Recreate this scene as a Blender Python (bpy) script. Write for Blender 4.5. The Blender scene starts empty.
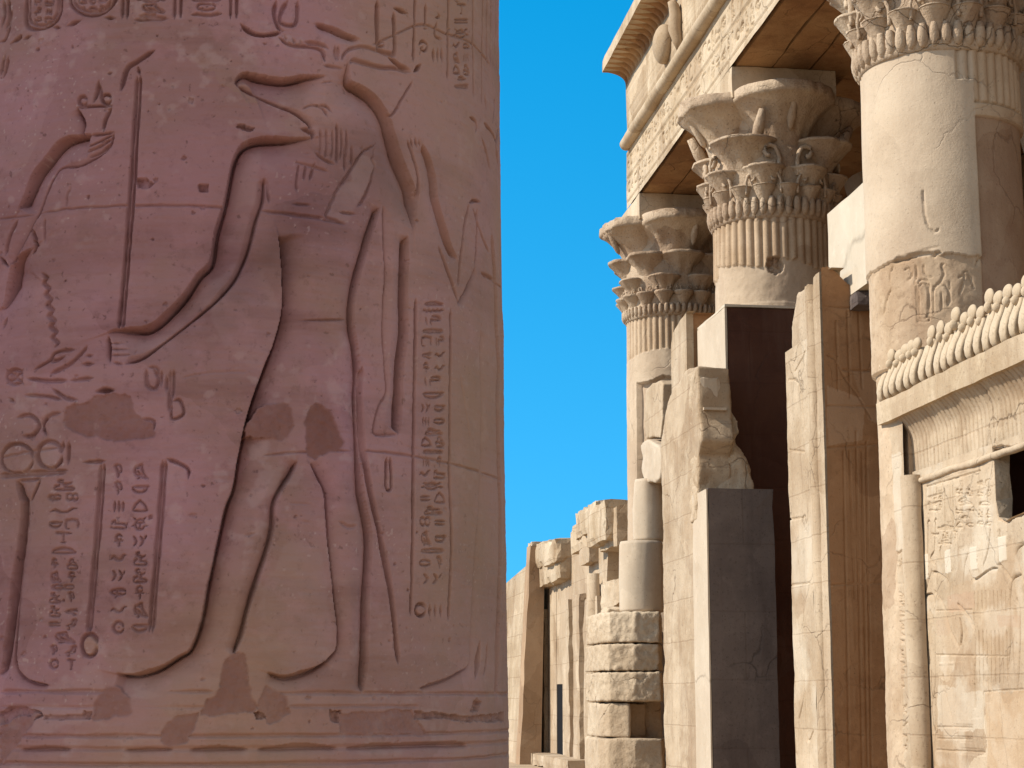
import bpy, bmesh, math, random
import numpy as np
from math import radians, sin, cos, tan, pi, sqrt, atan2
from mathutils import Vector, noise as mnoise
random.seed(7); RNG = np.random.default_rng(7)
scene = bpy.context.scene

# ------------------------------------------------------------------ camera
F_PX, PITCH, YAW, EYE = 1811.0, radians(9.9), radians(7.5), 1.6
cam_d = bpy.data.cameras.new('camera'); cam = bpy.data.objects.new('camera', cam_d)
scene.collection.objects.link(cam); scene.camera = cam
cam_d.sensor_width = 36; cam_d.lens = F_PX / 1024 * 36
cam_d.clip_start = .1; cam_d.clip_end = 6000
cam.location = (0, 0, EYE); cam.rotation_euler = (pi/2 + PITCH, 0, -YAW)

# ------------------------------------------------------------------ sky, sun, exposure
SUN_EL, SUN_AZ = radians(38), radians(-86)          # azimuth from +Y towards +X
sd = Vector((sin(SUN_AZ)*cos(SUN_EL), cos(SUN_AZ)*cos(SUN_EL), sin(SUN_EL)))
world = bpy.data.worlds.new('World'); scene.world = world; world.use_nodes = True
nt = world.node_tree; nt.nodes.clear()
sky = nt.nodes.new('ShaderNodeTexSky'); sky.sky_type = 'NISHITA'; sky.sun_disc = False
sky.sun_elevation = SUN_EL; sky.sun_rotation = SUN_AZ
sky.air_density = 1.0; sky.dust_density = 0.0; sky.ozone_density = 2.5; sky.altitude = 100
hs = nt.nodes.new('ShaderNodeHueSaturation'); hs.inputs['Hue'].default_value = .482
hs.inputs['Saturation'].default_value = 1.5; hs.inputs['Value'].default_value = 1.0
bg = nt.nodes.new('ShaderNodeBackground'); bg.inputs['Strength'].default_value = .15
wo = nt.nodes.new('ShaderNodeOutputWorld')
wtc = nt.nodes.new('ShaderNodeTexCoord'); wad = nt.nodes.new('ShaderNodeVectorMath'); wad.operation = 'MULTIPLY_ADD'
wad.inputs[1].default_value = (1, 1, .8); wad.inputs[2].default_value = (0, 0, .27)      # clear desert air: the pale band lies below the horizon
wnm = nt.nodes.new('ShaderNodeVectorMath'); wnm.operation = 'NORMALIZE'
nt.links.new(wtc.outputs['Generated'], wad.inputs[0]); nt.links.new(wad.outputs[0], wnm.inputs[0]); nt.links.new(wnm.outputs[0], sky.inputs['Vector'])
# deep blue to the north over the ruins, unseen sky behind the camera paled for less blue fill light
wsx = nt.nodes.new('ShaderNodeSeparateXYZ'); nt.links.new(wtc.outputs['Generated'], wsx.inputs[0])
def wrange(lo, hi):
    m = nt.nodes.new('ShaderNodeMapRange'); m.interpolation_type = 'SMOOTHSTEP'; m.inputs['From Min'].default_value = .55; m.inputs['From Max'].default_value = -.7
    m.inputs['To Min'].default_value = lo; m.inputs['To Max'].default_value = hi; nt.links.new(wsx.outputs['Y'], m.inputs['Value']); return m.outputs[0]
nt.links.new(wrange(1.44, .45), hs.inputs['Saturation']); nt.links.new(wrange(1.22, 1.2), hs.inputs['Value'])
nt.links.new(sky.outputs[0], hs.inputs['Color']); nt.links.new(hs.outputs[0], bg.inputs['Color']); nt.links.new(bg.outputs[0], wo.inputs['Surface'])
sl = bpy.data.lights.new('sun', 'SUN'); sl.energy = 4.6; sl.angle = radians(.5); sl.color = (1, .93, .82)
so = bpy.data.objects.new('sun', sl); scene.collection.objects.link(so)
so.rotation_euler = sd.to_track_quat('Z', 'Y').to_euler(); so.location = (-20, 10, 30)
scene.view_settings.view_transform = 'Standard'; scene.view_settings.look = 'None'
scene.view_settings.gamma = 1; scene.view_settings.use_curve_mapping = False
scene.view_settings.exposure = .5
scene.render.engine = 'CYCLES'
try:
    scene.cycles.max_bounces = 6; scene.cycles.diffuse_bounces = 5
except Exception: pass

# ------------------------------------------------------------------ photograph geometry: pixel -> ray
_fw = np.array([sin(YAW)*cos(PITCH), cos(YAW)*cos(PITCH), sin(PITCH)]); _rt = np.array([cos(YAW), -sin(YAW), 0]); _up = np.cross(_rt, _fw)
def ray(u, v): return _fw*F_PX + _rt*(u-512) - _up*(v-384)
def onX(u, v, X):
    d = ray(u, v); t = X/d[0]; return d[1]*t, d[2]*t+EYE
def onY(u, v, Y):
    d = ray(u, v); t = Y/d[1]; return d[0]*t, d[2]*t+EYE
def hit(u, v, cx, cy, Rf):
    d = ray(u, v); R = Rf(2.4) if callable(Rf) else Rf; p = None
    for _ in range(3):
        a = d[0]**2+d[1]**2; b = -(d[0]*cx+d[1]*cy); c = cx*cx+cy*cy-R*R
        D = max(b*b-a*c, 0); t = (-b-sqrt(D))/a; p = d*t; p[2] += EYE
        if callable(Rf): R = Rf(p[2])
    return atan2(p[0]-cx, -(p[1]-cy)), p[2]

# ------------------------------------------------------------------ noise
def vnoise(a, b, scale, seed=0, octaves=4):
    """fractal value noise on arrays a, b"""
    out = np.zeros(np.broadcast(a, b).shape); amp = 1; tot = 0
    for o in range(octaves):
        r = np.random.default_rng(seed*97+o); G = r.random((128, 128))
        x = a*scale*2**o + 31.7*o; y = b*scale*2**o + 17.3*o
        x, y = np.broadcast_arrays(x, y)
        xi = np.floor(x).astype(int); yi = np.floor(y).astype(int); fx = x-xi; fy = y-yi
        fx = fx*fx*(3-2*fx); fy = fy*fy*(3-2*fy)
        x0, x1, y0, y1 = xi % 128, (xi+1) % 128, yi % 128, (yi+1) % 128
        out += amp*((G[x0, y0]*(1-fx)+G[x1, y0]*fx)*(1-fy)+(G[x0, y1]*(1-fx)+G[x1, y1]*fx)*fy); tot += amp; amp *= .5
    return out/tot
def n3(p, s=1.0): return mnoise.fractal(Vector(p)*s, 1.0, 2.0, 4)

# ------------------------------------------------------------------ objects
COL = scene.collection
def root(name, label, cat, loc, group=None):
    o = bpy.data.objects.new(name, None); COL.objects.link(o); o.location = loc
    o.empty_display_size = .3; o['label'] = label; o['category'] = cat; o['kind'] = 'thing'
    if group: o['group'] = group
    return o
def put(name, me, mat, parent=None, smooth=False, offset=None):
    o = bpy.data.objects.new(name, me); COL.objects.link(o)
    if mat:
        me.materials.clear(); me.materials.append(mat)
    if smooth: me.polygons.foreach_set('use_smooth', [True]*len(me.polygons))
    if parent is not None:
        o.parent = parent; top = parent; L = Vector((0, 0, 0))
        while top is not None: L = L + top.location; top = top.parent
        o.location = -L + (Vector(offset) if offset else Vector((0, 0, 0)))
    elif offset: o.location = offset
    return o
def mesh(name, V, Fq):
    me = bpy.data.meshes.new(name); me.from_pydata([tuple(v) for v in V], [], Fq); me.update(); return me
def grid_mesh(name, P, closed=False, attrs=None, keep=None):
    """P: (n, m, 3) array of points; quads between neighbours"""
    n, m = P.shape[:2]; idx = np.arange(n*m).reshape(n, m)
    if closed: idx = np.vstack([idx, idx[:1]])
    q = np.stack([idx[:-1, :-1], idx[1:, :-1], idx[1:, 1:], idx[:-1, 1:]], -1)
    q = q.reshape(-1, 4) if keep is None else q[keep]
    me = bpy.data.meshes.new(name); nq = len(q)
    me.vertices.add(n*m); me.vertices.foreach_set('co', P.reshape(-1).astype(np.float32))
    me.loops.add(nq*4); me.loops.foreach_set('vertex_index', q.reshape(-1).astype(np.int32))
    me.polygons.add(nq); me.polygons.foreach_set('loop_start', (np.arange(nq)*4).astype(np.int32))
    me.polygons.foreach_set('loop_total', np.full(nq, 4, np.int32))
    me.polygons.foreach_set('use_smooth', np.ones(nq, bool))
    for k, a in (attrs or {}).items():
        at = me.attributes.new(k, 'FLOAT', 'POINT'); at.data.foreach_set('value', a.reshape(-1).astype(np.float32))
    me.update(calc_edges=True); me.validate(); return me
def rough_box(name, x0, x1, y0, y1, z0, z1, seg=.14, amp=.012, wear=.03, seed=0):
    """a stone block: subdivided box, worn edges, uneven faces"""
    bm = bmesh.new(); vs = {}
    nx, ny, nz = [max(1, min(60, int(round(abs(d)/seg)))) for d in (x1-x0, y1-y0, z1-z0)]
    def v(i, j, k):
        if (i, j, k) not in vs:
            p = Vector((x0+(x1-x0)*i/nx, y0+(y1-y0)*j/ny, z0+(z1-z0)*k/nz)); c = Vector(((x0+x1)/2, (y0+y1)/2, (z0+z1)/2))
            ext = [i in (0, nx), j in (0, ny), k in (0, nz)]
            q = p + Vector((seed*3.1, seed*1.7, 0))
            w = wear*(.35+max(0, n3(q, 2.2))*2.6) if sum(ext) >= 2 else 0
            for a in range(3):
                if ext[a]:
                    s = 1 if p[a] > c[a] else -1
                    p[a] += s*(n3(q+Vector((7*a, 0, 3*a)), 1.6)*amp - w*.6)
            vs[(i, j, k)] = bm.verts.new(p)
        return vs[(i, j, k)]
    for j in range(ny):
        for k in range(nz):
            bm.faces.new([v(0, j, k), v(0, j, k+1), v(0, j+1, k+1), v(0, j+1, k)]); bm.faces.new([v(nx, j, k), v(nx, j+1, k), v(nx, j+1, k+1), v(nx, j, k+1)])
    for i in range(nx):
        for k in range(nz):
            bm.faces.new([v(i, 0, k), v(i+1, 0, k), v(i+1, 0, k+1), v(i, 0, k+1)]); bm.faces.new([v(i, ny, k), v(i, ny, k+1), v(i+1, ny, k+1), v(i+1, ny, k)])
    for i in range(nx):
        for j in range(ny):
            bm.faces.new([v(i, j, 0), v(i, j+1, 0), v(i+1, j+1, 0), v(i+1, j, 0)]); bm.faces.new([v(i, j, nz), v(i+1, j, nz), v(i+1, j+1, nz), v(i, j+1, nz)])
    bm.normal_update(); me = bpy.data.meshes.new(name); bm.to_mesh(me); bm.free(); return me
def prism_x(name, yz, x0, x1, jit=0.0, sub=1, seed=0, taper=0.0):
    """outline in (Y, z) extruded from x0 to x1, ragged edge"""
    r = random.Random(seed); pts = [tuple(p) for p in yz]
    for _ in range(sub):
        out = []
        for i, p in enumerate(pts):
            q = pts[(i+1) % len(pts)]; d = math.hypot(q[0]-p[0], q[1]-p[1]); out.append(p)
            if jit and d > .12:
                k = jit*min(d, .7)*r.uniform(-1, 1); out.append(((p[0]+q[0])/2-(q[1]-p[1])/d*k, (p[1]+q[1])/2+(q[0]-p[0])/d*k))
        pts = out
    bm = bmesh.new()
    A = [bm.verts.new((x0, y, z)) for y, z in pts]; B = [bm.verts.new((x1+r.uniform(-taper, taper), y+r.uniform(-taper, taper), z+r.uniform(-taper, taper))) for y, z in pts]
    bm.faces.new(A); bm.faces.new(B[::-1]); n = len(pts)
    for i in range(n): bm.faces.new([A[i], B[i], B[(i+1) % n], A[(i+1) % n]][::-1])
    bmesh.ops.recalc_face_normals(bm, faces=bm.faces); me = bpy.data.meshes.new(name); bm.to_mesh(me); bm.free(); return me
_tex = {}
def weather(o, voxel=.05, amp=.03, size=.35, smooth=True):
    """voxel remesh + cloud displacement: broken rock"""
    m = o.modifiers.new('remesh', 'REMESH'); m.mode = 'VOXEL'; m.voxel_size = voxel; m.use_smooth_shade = smooth
    key = round(size, 2)
    if key not in _tex:
        t = bpy.data.textures.new('rock_%g' % key, 'CLOUDS'); t.noise_scale = key; t.noise_depth = 4; _tex[key] = t
    d = o.modifiers.new('rock', 'DISPLACE'); d.texture = _tex[key]; d.texture_coords = 'LOCAL'; d.strength = amp*2; d.mid_level = .5
    return o
def lathe(name, prof, cx, cy, n=48, wob=0.0):
    P = np.zeros((n, len(prof), 3))
    for i in range(n):
        t = 2*pi*i/n
        for j, (r, z) in enumerate(prof):
            rr = r + (wob*n3((cos(t)*2, sin(t)*2, z*1.3)) if wob else 0)
            P[i, j] = (cx+rr*sin(t), cy-rr*cos(t), z)
    return grid_mesh(name, P, closed=True)
def join_bm(meshes, name):
    bm = bmesh.new()
    for m in meshes: bm.from_mesh(m)
    me = bpy.data.meshes.new(name); bm.to_mesh(me); bm.free()
    for m in meshes: bpy.data.meshes.remove(m)
    return me

# ------------------------------------------------------------------ materials
def stone(name, c1, c2, c3, scale=1.0, bump=.35, fine=40, courses=None, streak=.35, attr=None, specks=.12, smap=(1.6, 1.6, .22), rough=.92, dist=.02, jointdark=.45, crack=.8, patch=.4):
    m = bpy.data.materials.new(name); m.use_nodes = True; t = m.node_tree; N = t.nodes; Lk = t.links
    b = N['Principled BSDF']; b.inputs['Roughness'].default_value = rough; b.inputs['Specular IOR Level'].default_value = .15
    tc = N.new('ShaderNodeTexCoord'); co = tc.outputs['Object']
    def tn(s, d=6, r=.6, mp=None):
        n = N.new('ShaderNodeTexNoise'); n.inputs['Scale'].default_value = s; n.inputs['Detail'].default_value = d; n.inputs['Roughness'].default_value = r
        src = co
        if mp:
            q = N.new('ShaderNodeMapping'); q.inputs['Scale'].default_value = mp; Lk.new(co, q.inputs['Vector']); src = q.outputs[0]
        Lk.new(src, n.inputs['Vector']); return n.outputs['Fac']
    def ramp(src, lo, hi):
        r = N.new('ShaderNodeMapRange'); r.inputs['From Min'].default_value = lo; r.inputs['From Max'].default_value = hi; Lk.new(src, r.inputs['Value']); return r.outputs[0]
    def mix(f, a, c, mode='MIX'):
        x = N.new('ShaderNodeMix'); x.data_type = 'RGBA'; x.blend_type = mode
        if isinstance(f, (int, float)): x.inputs[0].default_value = f
        else: Lk.new(f, x.inputs[0])
        for i, s in ((6, a), (7, c)):
            if isinstance(s, tuple): x.inputs[i].default_value = (*s, 1)
            else: Lk.new(s, x.inputs[i])
        return x.outputs[2]
    def mul(a, k):
        x = N.new('ShaderNodeMath'); x.operation = 'MULTIPLY'
        Lk.new(a, x.inputs[0])
        if isinstance(k, (int, float)): x.inputs[1].default_value = k
        else: Lk.new(k, x.inputs[1])
        return x.outputs[0]
    def add(a, c):
        x = N.new('ShaderNodeMath'); x.operation = 'ADD'; Lk.new(a, x.inputs[0]); Lk.new(c, x.inputs[1]); return x.outputs[0]
    c = mix(ramp(tn(.9*scale), .38, .62), c1, c2)
    c = mix(mul(ramp(tn(1.3*scale, 5, .65, smap), .5, .72), streak), c, c3)
    c = mix(mul(ramp(tn(5*scale, 5, .7), .52, .7), .35), c, tuple(min(1, x*1.25) for x in c1))
    c = mix(mul(ramp(tn(22*scale, 4, .7), .56, .72), specks*2.5), c, tuple(x*.55 for x in c3))
    h = add(mul(tn(fine*scale, 5, .65), .5), mul(tn(6*scale, 5, .6), .9))
    wv = N.new('ShaderNodeTexNoise'); wv.inputs['Scale'].default_value = 1.1*scale; wv.inputs['Detail'].default_value = 6; Lk.new(co, wv.inputs['Vector'])
    wm = N.new('ShaderNodeVectorMath'); wm.operation = 'MULTIPLY_ADD'; Lk.new(wv.outputs['Color'], wm.inputs[0]); wm.inputs[1].default_value = (.9/scale,)*3; Lk.new(co, wm.inputs[2])
    def voro(s, feat):
        v = N.new('ShaderNodeTexVoronoi'); v.feature = feat; v.inputs['Scale'].default_value = s; Lk.new(wm.outputs[0], v.inputs['Vector']); return v
    ck = voro(crack*scale, 'DISTANCE_TO_EDGE'); cm = N.new('ShaderNodeMapRange'); cm.inputs['From Min'].default_value = .012; cm.inputs['From Max'].default_value = 0; Lk.new(ck.outputs['Distance'], cm.inputs['Value'])
    crk = mul(cm.outputs[0], ramp(tn(.8*scale, 3, .5), .50, .60)); c = mix(mul(crk, .55), c, tuple(x*.4 for x in c3)); h = add(h, mul(crk, -1.0))
    pt = voro(.9*scale, 'F1'); hv = N.new('ShaderNodeSeparateColor'); Lk.new(pt.outputs['Color'], hv.inputs[0])
    c = mix(mul(ramp(hv.outputs[0], .55, 1.0), patch), c, tuple(min(1, x*1.22) for x in c1)); c = mix(mul(ramp(hv.outputs[1], .6, 1.0), patch), c, c3)
    pit = ramp(tn(34*scale, 3, .5), .66, .74); h = add(h, mul(pit, -.7)); c = mix(mul(pit, .5), c, tuple(x*.5 for x in c3))
    if courses:
        w, hh, ax = courses
        sp = N.new('ShaderNodeSeparateXYZ'); Lk.new(co, sp.inputs[0]); cb = N.new('ShaderNodeCombineXYZ')
        Lk.new(sp.outputs[ax], cb.inputs[0]); Lk.new(sp.outputs[2], cb.inputs[1])
        wn = N.new('ShaderNodeTexNoise'); wn.inputs['Scale'].default_value = 3; Lk.new(co, wn.inputs['Vector'])
        ad = N.new('ShaderNodeVectorMath'); ad.operation = 'MULTIPLY_ADD'; Lk.new(wn.outputs['Color'], ad.inputs[0]); ad.inputs[1].default_value = (.03, .03, 0); Lk.new(cb.outputs[0], ad.inputs[2])
        br = N.new('ShaderNodeTexBrick'); Lk.new(ad.outputs[0], br.inputs['Vector']); br.inputs['Scale'].default_value = 1
        br.inputs['Brick Width'].default_value = w; br.inputs['Row Height'].default_value = hh; br.inputs['Mortar Size'].default_value = .012; br.inputs['Mortar Smooth'].default_value = .3
        br.inputs['Color1'].default_value = (1, 1, 1, 1); br.inputs['Color2'].default_value = (.8, .78, .76, 1); br.inputs['Mortar'].default_value = (.6, .5, .42, 1)
        c = mix(jointdark, c, br.outputs['Color'], 'MULTIPLY'); h = add(h, mul(br.outputs['Fac'], -1.2))
    for (an, ac, ak) in (attr or []):
        at = N.new('ShaderNodeAttribute'); at.attribute_name = an
        c = mix(mul(at.outputs['Fac'], ak), c, ac)
    Lk.new(c, b.inputs['Base Color'])
    bp = N.new('ShaderNodeBump'); bp.inputs['Strength'].default_value = bump; bp.inputs['Distance'].default_value = dist; Lk.new(h, bp.inputs['Height']); Lk.new(bp.outputs[0], b.inputs['Normal'])
    return m
SAND = stone('sandstone', (.485, .38, .262), (.36, .26, .16), (.21, .125, .065), streak=.55, specks=.24, bump=.45)
SANDC = stone('coursed_sandstone', (.485, .38, .262), (.36, .26, .16), (.21, .125, .065), streak=.55, specks=.24, bump=.45, courses=(1.5, .55, 1))
CAPST = stone('capital_sandstone', (.455, .35, .245), (.34, .24, .16), (.20, .115, .065), bump=.7, fine=25, specks=.2, dist=.05, crack=1.3)
RENEW = stone('restoration_plaster', (.47, .38, .28), (.43, .335, .24), (.36, .27, .18), bump=.25, streak=.3, specks=.06, crack=.3, patch=.3)
WHITE = stone('pale_new_stone', (.50, .42, .32), (.46, .38, .28), (.39, .31, .22), bump=.12, streak=.15, specks=.03, crack=.15, patch=.2)
BROWN = stone('brown_sandstone', (.36, .24, .145), (.30, .19, .11), (.22, .13, .07), streak=.5)  # browner sandstone; on the distant jamb the brown is its shade
CEMENT = stone('grey_cement', (.135, .104, .088), (.10, .076, .066), (.06, .043, .038), bump=.35, streak=.6, courses=(1.9, .95, 0), jointdark=.25, specks=.2)
SHADE_DARK = stone('shade_dark_stone', (.085, .036, .021), (.06, .024, .015), (.12, .066, .046), bump=.3, streak=.6, courses=(1.6, .8, 0), jointdark=.25)  # shade of the pier's side and the cavity put into the colour
ROCK = stone('broken_sandstone', (.46, .36, .25), (.39, .29, .19), (.30, .20, .12), bump=.7, fine=18, dist=.04)
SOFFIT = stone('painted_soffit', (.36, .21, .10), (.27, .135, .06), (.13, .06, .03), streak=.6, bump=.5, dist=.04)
SLIT_SHADE = stone('slit_shade', (.008, .007, .007), (.006, .005, .005), (.01, .008, .008))
NEAR = stone('mauve_relief_stone', (.395, .192, .196), (.295, .16, .12), (.185, .073, .064), streak=.65, smap=(.6, .6, 3.2), scale=1.6, bump=.3, fine=60, dist=.008, specks=.14, crack=.05, patch=.35,
             attr=[('pale', (.53, .36, .325), .30), ('tan', (.43, .25, .15), .6), ('repair', (.20, .08, .058), .85)])
PANEL = stone('relief_panel_stone', (.45, .348, .24), (.335, .24, .15), (.21, .125, .068), bump=.45, specks=.2, streak=.5, courses=(1.3, .62, 1), jointdark=.3,
              attr=[('pale', (.53, .45, .345), .8), ('repair', (.36, .23, .15), .6), ('ochre', (.38, .24, .13), .5)])
COLM = stone('column_stone', (.47, .352, .238), (.36, .25, .155), (.24, .14, .08), bump=.4, streak=.55, specks=.18, attr=[('repair', (.22, .12, .075), .8), ('pale', (.50, .41, .31), .8)])
GROUND = stone('sandy_paving', (.40, .29, .185), (.35, .25, .155), (.28, .19, .11), scale=.6, bump=.4, courses=None)

# ------------------------------------------------------------------ carved surfaces
def smooth_line(p, n=4):
    p = np.array(p, float)
    if len(p) < 3 or n < 2: return p
    q = np.vstack([2*p[0]-p[1], p, 2*p[-1]-p[-2]]); out = []
    for i in range(1, len(q)-2):
        for k in range(n):
            t = k/n; a, b, c, d = q[i-1], q[i], q[i+1], q[i+2]
            out.append(.5*((2*b)+(-a+c)*t+(2*a-5*b+4*c-d)*t*t+(-a+3*b-3*c+d)*t**3))
    out.append(p[-1]); return np.array(out)
class Relief:
    """height field over (a, b) in metres; a to the right as seen, b up"""
    def __init__(s, a0, a1, b0, b1, step):
        s.a = np.arange(a0, a1+step/2, step); s.b = np.arange(b0, b1+step/2, step); s.st = step
        s.A, s.B = np.meshgrid(s.a, s.b, indexing='ij'); s.H = np.zeros_like(s.A); s.at = {}
    def win(s, lo, hi):
        i0 = max(0, int((lo[0]-s.a[0])/s.st)); i1 = min(len(s.a), int((hi[0]-s.a[0])/s.st)+2)
        j0 = max(0, int((lo[1]-s.b[0])/s.st)); j1 = min(len(s.b), int((hi[1]-s.b[0])/s.st)+2)
        return slice(i0, max(i0, i1)), slice(j0, max(j0, j1))
    def stroke(s, pts, D=.01, wb=.004, wf=None, n=4, taper=.02, pw=1.2, jag=0.0):
        """groove along pts; the body lies to the right of the travel direction and rises back over wf"""
        p = smooth_line(pts, n); wf = wf or wb; pad = max(wb, 3.2*wf if wf != wb else wf)*1.05+s.st
        if jag: p = p + RNG.normal(0, jag, p.shape)
        W = s.win(p.min(0)-pad, p.max(0)+pad); A = s.A[W]; B = s.B[W]
        if A.size == 0: return
        dm = np.full(A.shape, 9.0); sg = np.zeros(A.shape); al = np.zeros(A.shape)
        seg = p[1:]-p[:-1]; ln = np.hypot(seg[:, 0], seg[:, 1]); cum = np.concatenate([[0], np.cumsum(ln)])
        i00, j00 = W[0].start, W[1].start
        for k in range(len(seg)):
            if ln[k] < 1e-6: continue
            w2 = s.win(np.minimum(p[k], p[k+1])-pad, np.maximum(p[k], p[k+1])+pad)
            w2 = (slice(w2[0].start-i00, w2[0].stop-i00), slice(w2[1].start-j00, w2[1].stop-j00))
            a = A[w2]-p[k][0]; b = B[w2]-p[k][1]
            if a.size == 0: continue
            tx, ty = seg[k]/ln[k]; t = np.clip(a*tx+b*ty, 0, ln[k]); da = a-t*tx; db = b-t*ty
            d = np.hypot(da, db); better = d < dm[w2]
            dm[w2] = np.where(better, d, dm[w2]); sg[w2] = np.where(better, np.where(a*ty-b*tx >= 0, 1, -1), sg[w2]); al[w2] = np.where(better, cum[k]+t, al[w2])
        end = np.clip(np.minimum(al, cum[-1]-al)/max(taper, 1e-4)+.15, 0, 1) if taper else 1
        sd_ = int(abs(p[0][0])*997+abs(p[0][1])*131) % 89; ee = np.clip(np.minimum(al, cum[-1]-al)/((9 if wf != wb else 4)*wb+1e-6)+.22, 0, 1); wv = wb*(.62+.76*vnoise(al, al*0, .55/max(.03, wb*6), sd_, 3))*ee; dv = .8+.4*vnoise(al, al*0+7, 9, sd_+1, 2)
        if wf == wb: f = np.clip(1.12-dm/wv, 0, 1)**.8
        else:
            fb = np.where(dm < wv, .22+.78*(1-dm/wv), 0); ff = .42*np.clip(1-dm/.0045, 0, 1)+.58*np.exp(-(dm/wf)**pw); f = np.where(sg > 0, ff, fb)
        f = f*dv
        s.H[W] = np.minimum(s.H[W], -D*f*end)
    def mask(s, poly, warp=0.0, ws=30, seed=1):
        p = np.array(poly, float); W = s.win(p.min(0)-.03, p.max(0)+.03); A = s.A[W]; B = s.B[W]
        if A.size == 0: return W, np.zeros(A.shape, bool)
        if warp: A = A+(vnoise(A, B, ws, seed)-.5)*warp; B = B+(vnoise(A, B, ws, seed+5)-.5)*warp
        ins = np.zeros(A.shape, bool); q = np.roll(p, -1, 0)
        for (x0, y0), (x1, y1) in zip(p, q):
            if y0 == y1: continue
            c = ((y0 > B) != (y1 > B)) & (A < (x1-x0)*(B-y0)/(y1-y0)+x0); ins ^= c
        return W, ins
    def paint(s, key, poly, val=1.0, warp=.02, ws=30, seed=1, dh=None, rough=0.0):
        W, m = s.mask(poly, warp, ws, seed); a = s.at.setdefault(key, np.zeros_like(s.A)); a[W] = np.where(m, val, a[W])
        if dh is not None:
            h = dh + (rough*(vnoise(s.A[W], s.B[W], 60, seed+3)-.5) if rough else 0); s.H[W] = np.where(m, h, s.H[W])
    def chip(s, poly, depth=.012, warp=.015, seed=1):
        W, m = s.mask(poly, warp, 50, seed); nz = vnoise(s.A[W], s.B[W], 45, seed+2); s.H[W] = np.where(m, np.minimum(s.H[W], -depth*(.35+1.1*nz)), s.H[W])
def ell(cx, cy, rx, ry, n=12, a0=0, a1=360): return [(cx+rx*cos(radians(a0+(a1-a0)*i/n)), cy+ry*sin(radians(a0+(a1-a0)*i/n))) for i in range(n+1)]
GLYPHS = [
 [[(.15, .05), (.45, .05)], [(.32, .05), (.34, .35)], [(.02, .3), (.3, .38), (.5, .55), (.55, .85), (.7, .95), (.85, .85), (.7, .78), (.75, .5), (.6, .32), (.34, .33)]],
 [[(0, .5), (.1, .65), (.2, .4), (.3, .65), (.4, .4), (.5, .65), (.6, .4), (.7, .65), (.8, .4), (.9, .65), (1, .5)]],
 [ell(.5, .5, .48, .2)], [ell(.5, .5, .3, .38), [(.48, .5), (.54, .5)]], [[(.1, .3)]+ell(.5, .3, .4, .4, 8, 180, 0)+[(.1, .3)]],
 [[(.05, .62), (.95, .62)], [(.05, .38), (.95, .38)]], [[(.25, .1), (.25, .9)], [(.5, .1), (.5, .9)], [(.75, .1), (.75, .9)]],
 [[(0, .4), (.2, .6), (.4, .4), (.65, .45), (.8, .7), (1, .75)]], [[(.05, .65), (.95, .65)]+ell(.5, .65, .45, .4, 8, 0, -180)],
 [[(.1, .1), (.1, .85), (.9, .85), (.9, .1)], [(.1, .1), (.35, .1)]], [ell(.5, .55, .45, .2), ell(.5, .55, .13, .14), [(.4, .36), (.3, .1)]],
 [[(.45, .05), (.45, .5), (.3, .9), (.55, .95), (.65, .5), (.5, .4)]], [ell(.5, .75, .16, .2), [(.5, .55), (.5, .05)], [(.2, .5), (.8, .5)]],
 [[(.5, .05), (.5, .8), (.25, .95), (.8, .85)], [(.4, .05), (.6, .05)]],
 [[(.2, .05), (.2, .4), (.4, .45), (.35, .7), (.45, .95), (.6, .9), (.6, .7), (.85, .55)], [(.2, .05), (.85, .05), (.8, .35), (.4, .42)]],
 [[(.1, .9), (.3, .5), (.1, .1)], [(.5, .9), (.7, .5), (.5, .1)], [(.9, .9), (.75, .5)]],
 [[(.05, .2), (.5, .9), (.95, .2), (.05, .2)]],
 [[(.2, .05), (.5, .05)], [(.38, .05), (.36, .28)], [(.36, .28), (.12, .45), (.2, .75), (.42, .95), (.62, .85), (.5, .7), (.66, .5), (.95, .12), (.6, .2), (.36, .28)], [(.3, .5), (.55, .4), (.8, .2)], ell(.42, .84, .03, .03, 5)],
 [[(.3, .03), (.55, .03)], [(.42, .03), (.42, .2)], [(.25, .9), (.22, .6), (.3, .3), (.5, .2), (.9, .05), (.72, .4), (.62, .72), (.6, .95), (.42, .88), (.25, .9)], [(.35, .6), (.5, .35), (.75, .2)], ell(.36, .78, .04, .05, 5), ell(.5, .78, .04, .05, 5)],
 [[(.15, .05), (.85, .05), (.82, .25), (.55, .3), (.62, .6), (.5, .72)], [(.15, .05), (.2, .35), (.35, .4), (.32, .68)], ell(.42, .82, .11, .12, 8), [(.4, .55), (.75, .62), (.85, .75)]],
 [[(.02, .15), (.35, .2), (.95, .15)], [(.05, .35), (.1, .6), (.25, .7), (.3, .5), (.8, .5), (.95, .3), (.9, .15)], [(.05, .35), (.02, .15)], [(.95, .3), (1, .6)]],
 [ell(.5, .45, .28, .36, 12), [(.22, .55), (.78, .55)], [(.5, .1), (.5, .55)], [(.3, .75), (.1, .95)], [(.7, .75), (.9, .95)], [(.22, .4), (.02, .3)], [(.78, .4), (.98, .3)]],
 [[(.05, .5), (.6, .6), (.95, .75)], [(.05, .35), (.55, .35), (.7, .2), (.95, .2)], [(.6, .48), (.95, .5)], [(.05, .5), (.05, .35)]], [ell(.3, .6, .2, .3), ell(.72, .6, .2, .3)],
 [[(.15, .9), (.2, .1)], [(.4, .9), (.8, .9), (.8, .6), (.4, .6), (.4, .1)]],
]
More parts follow.
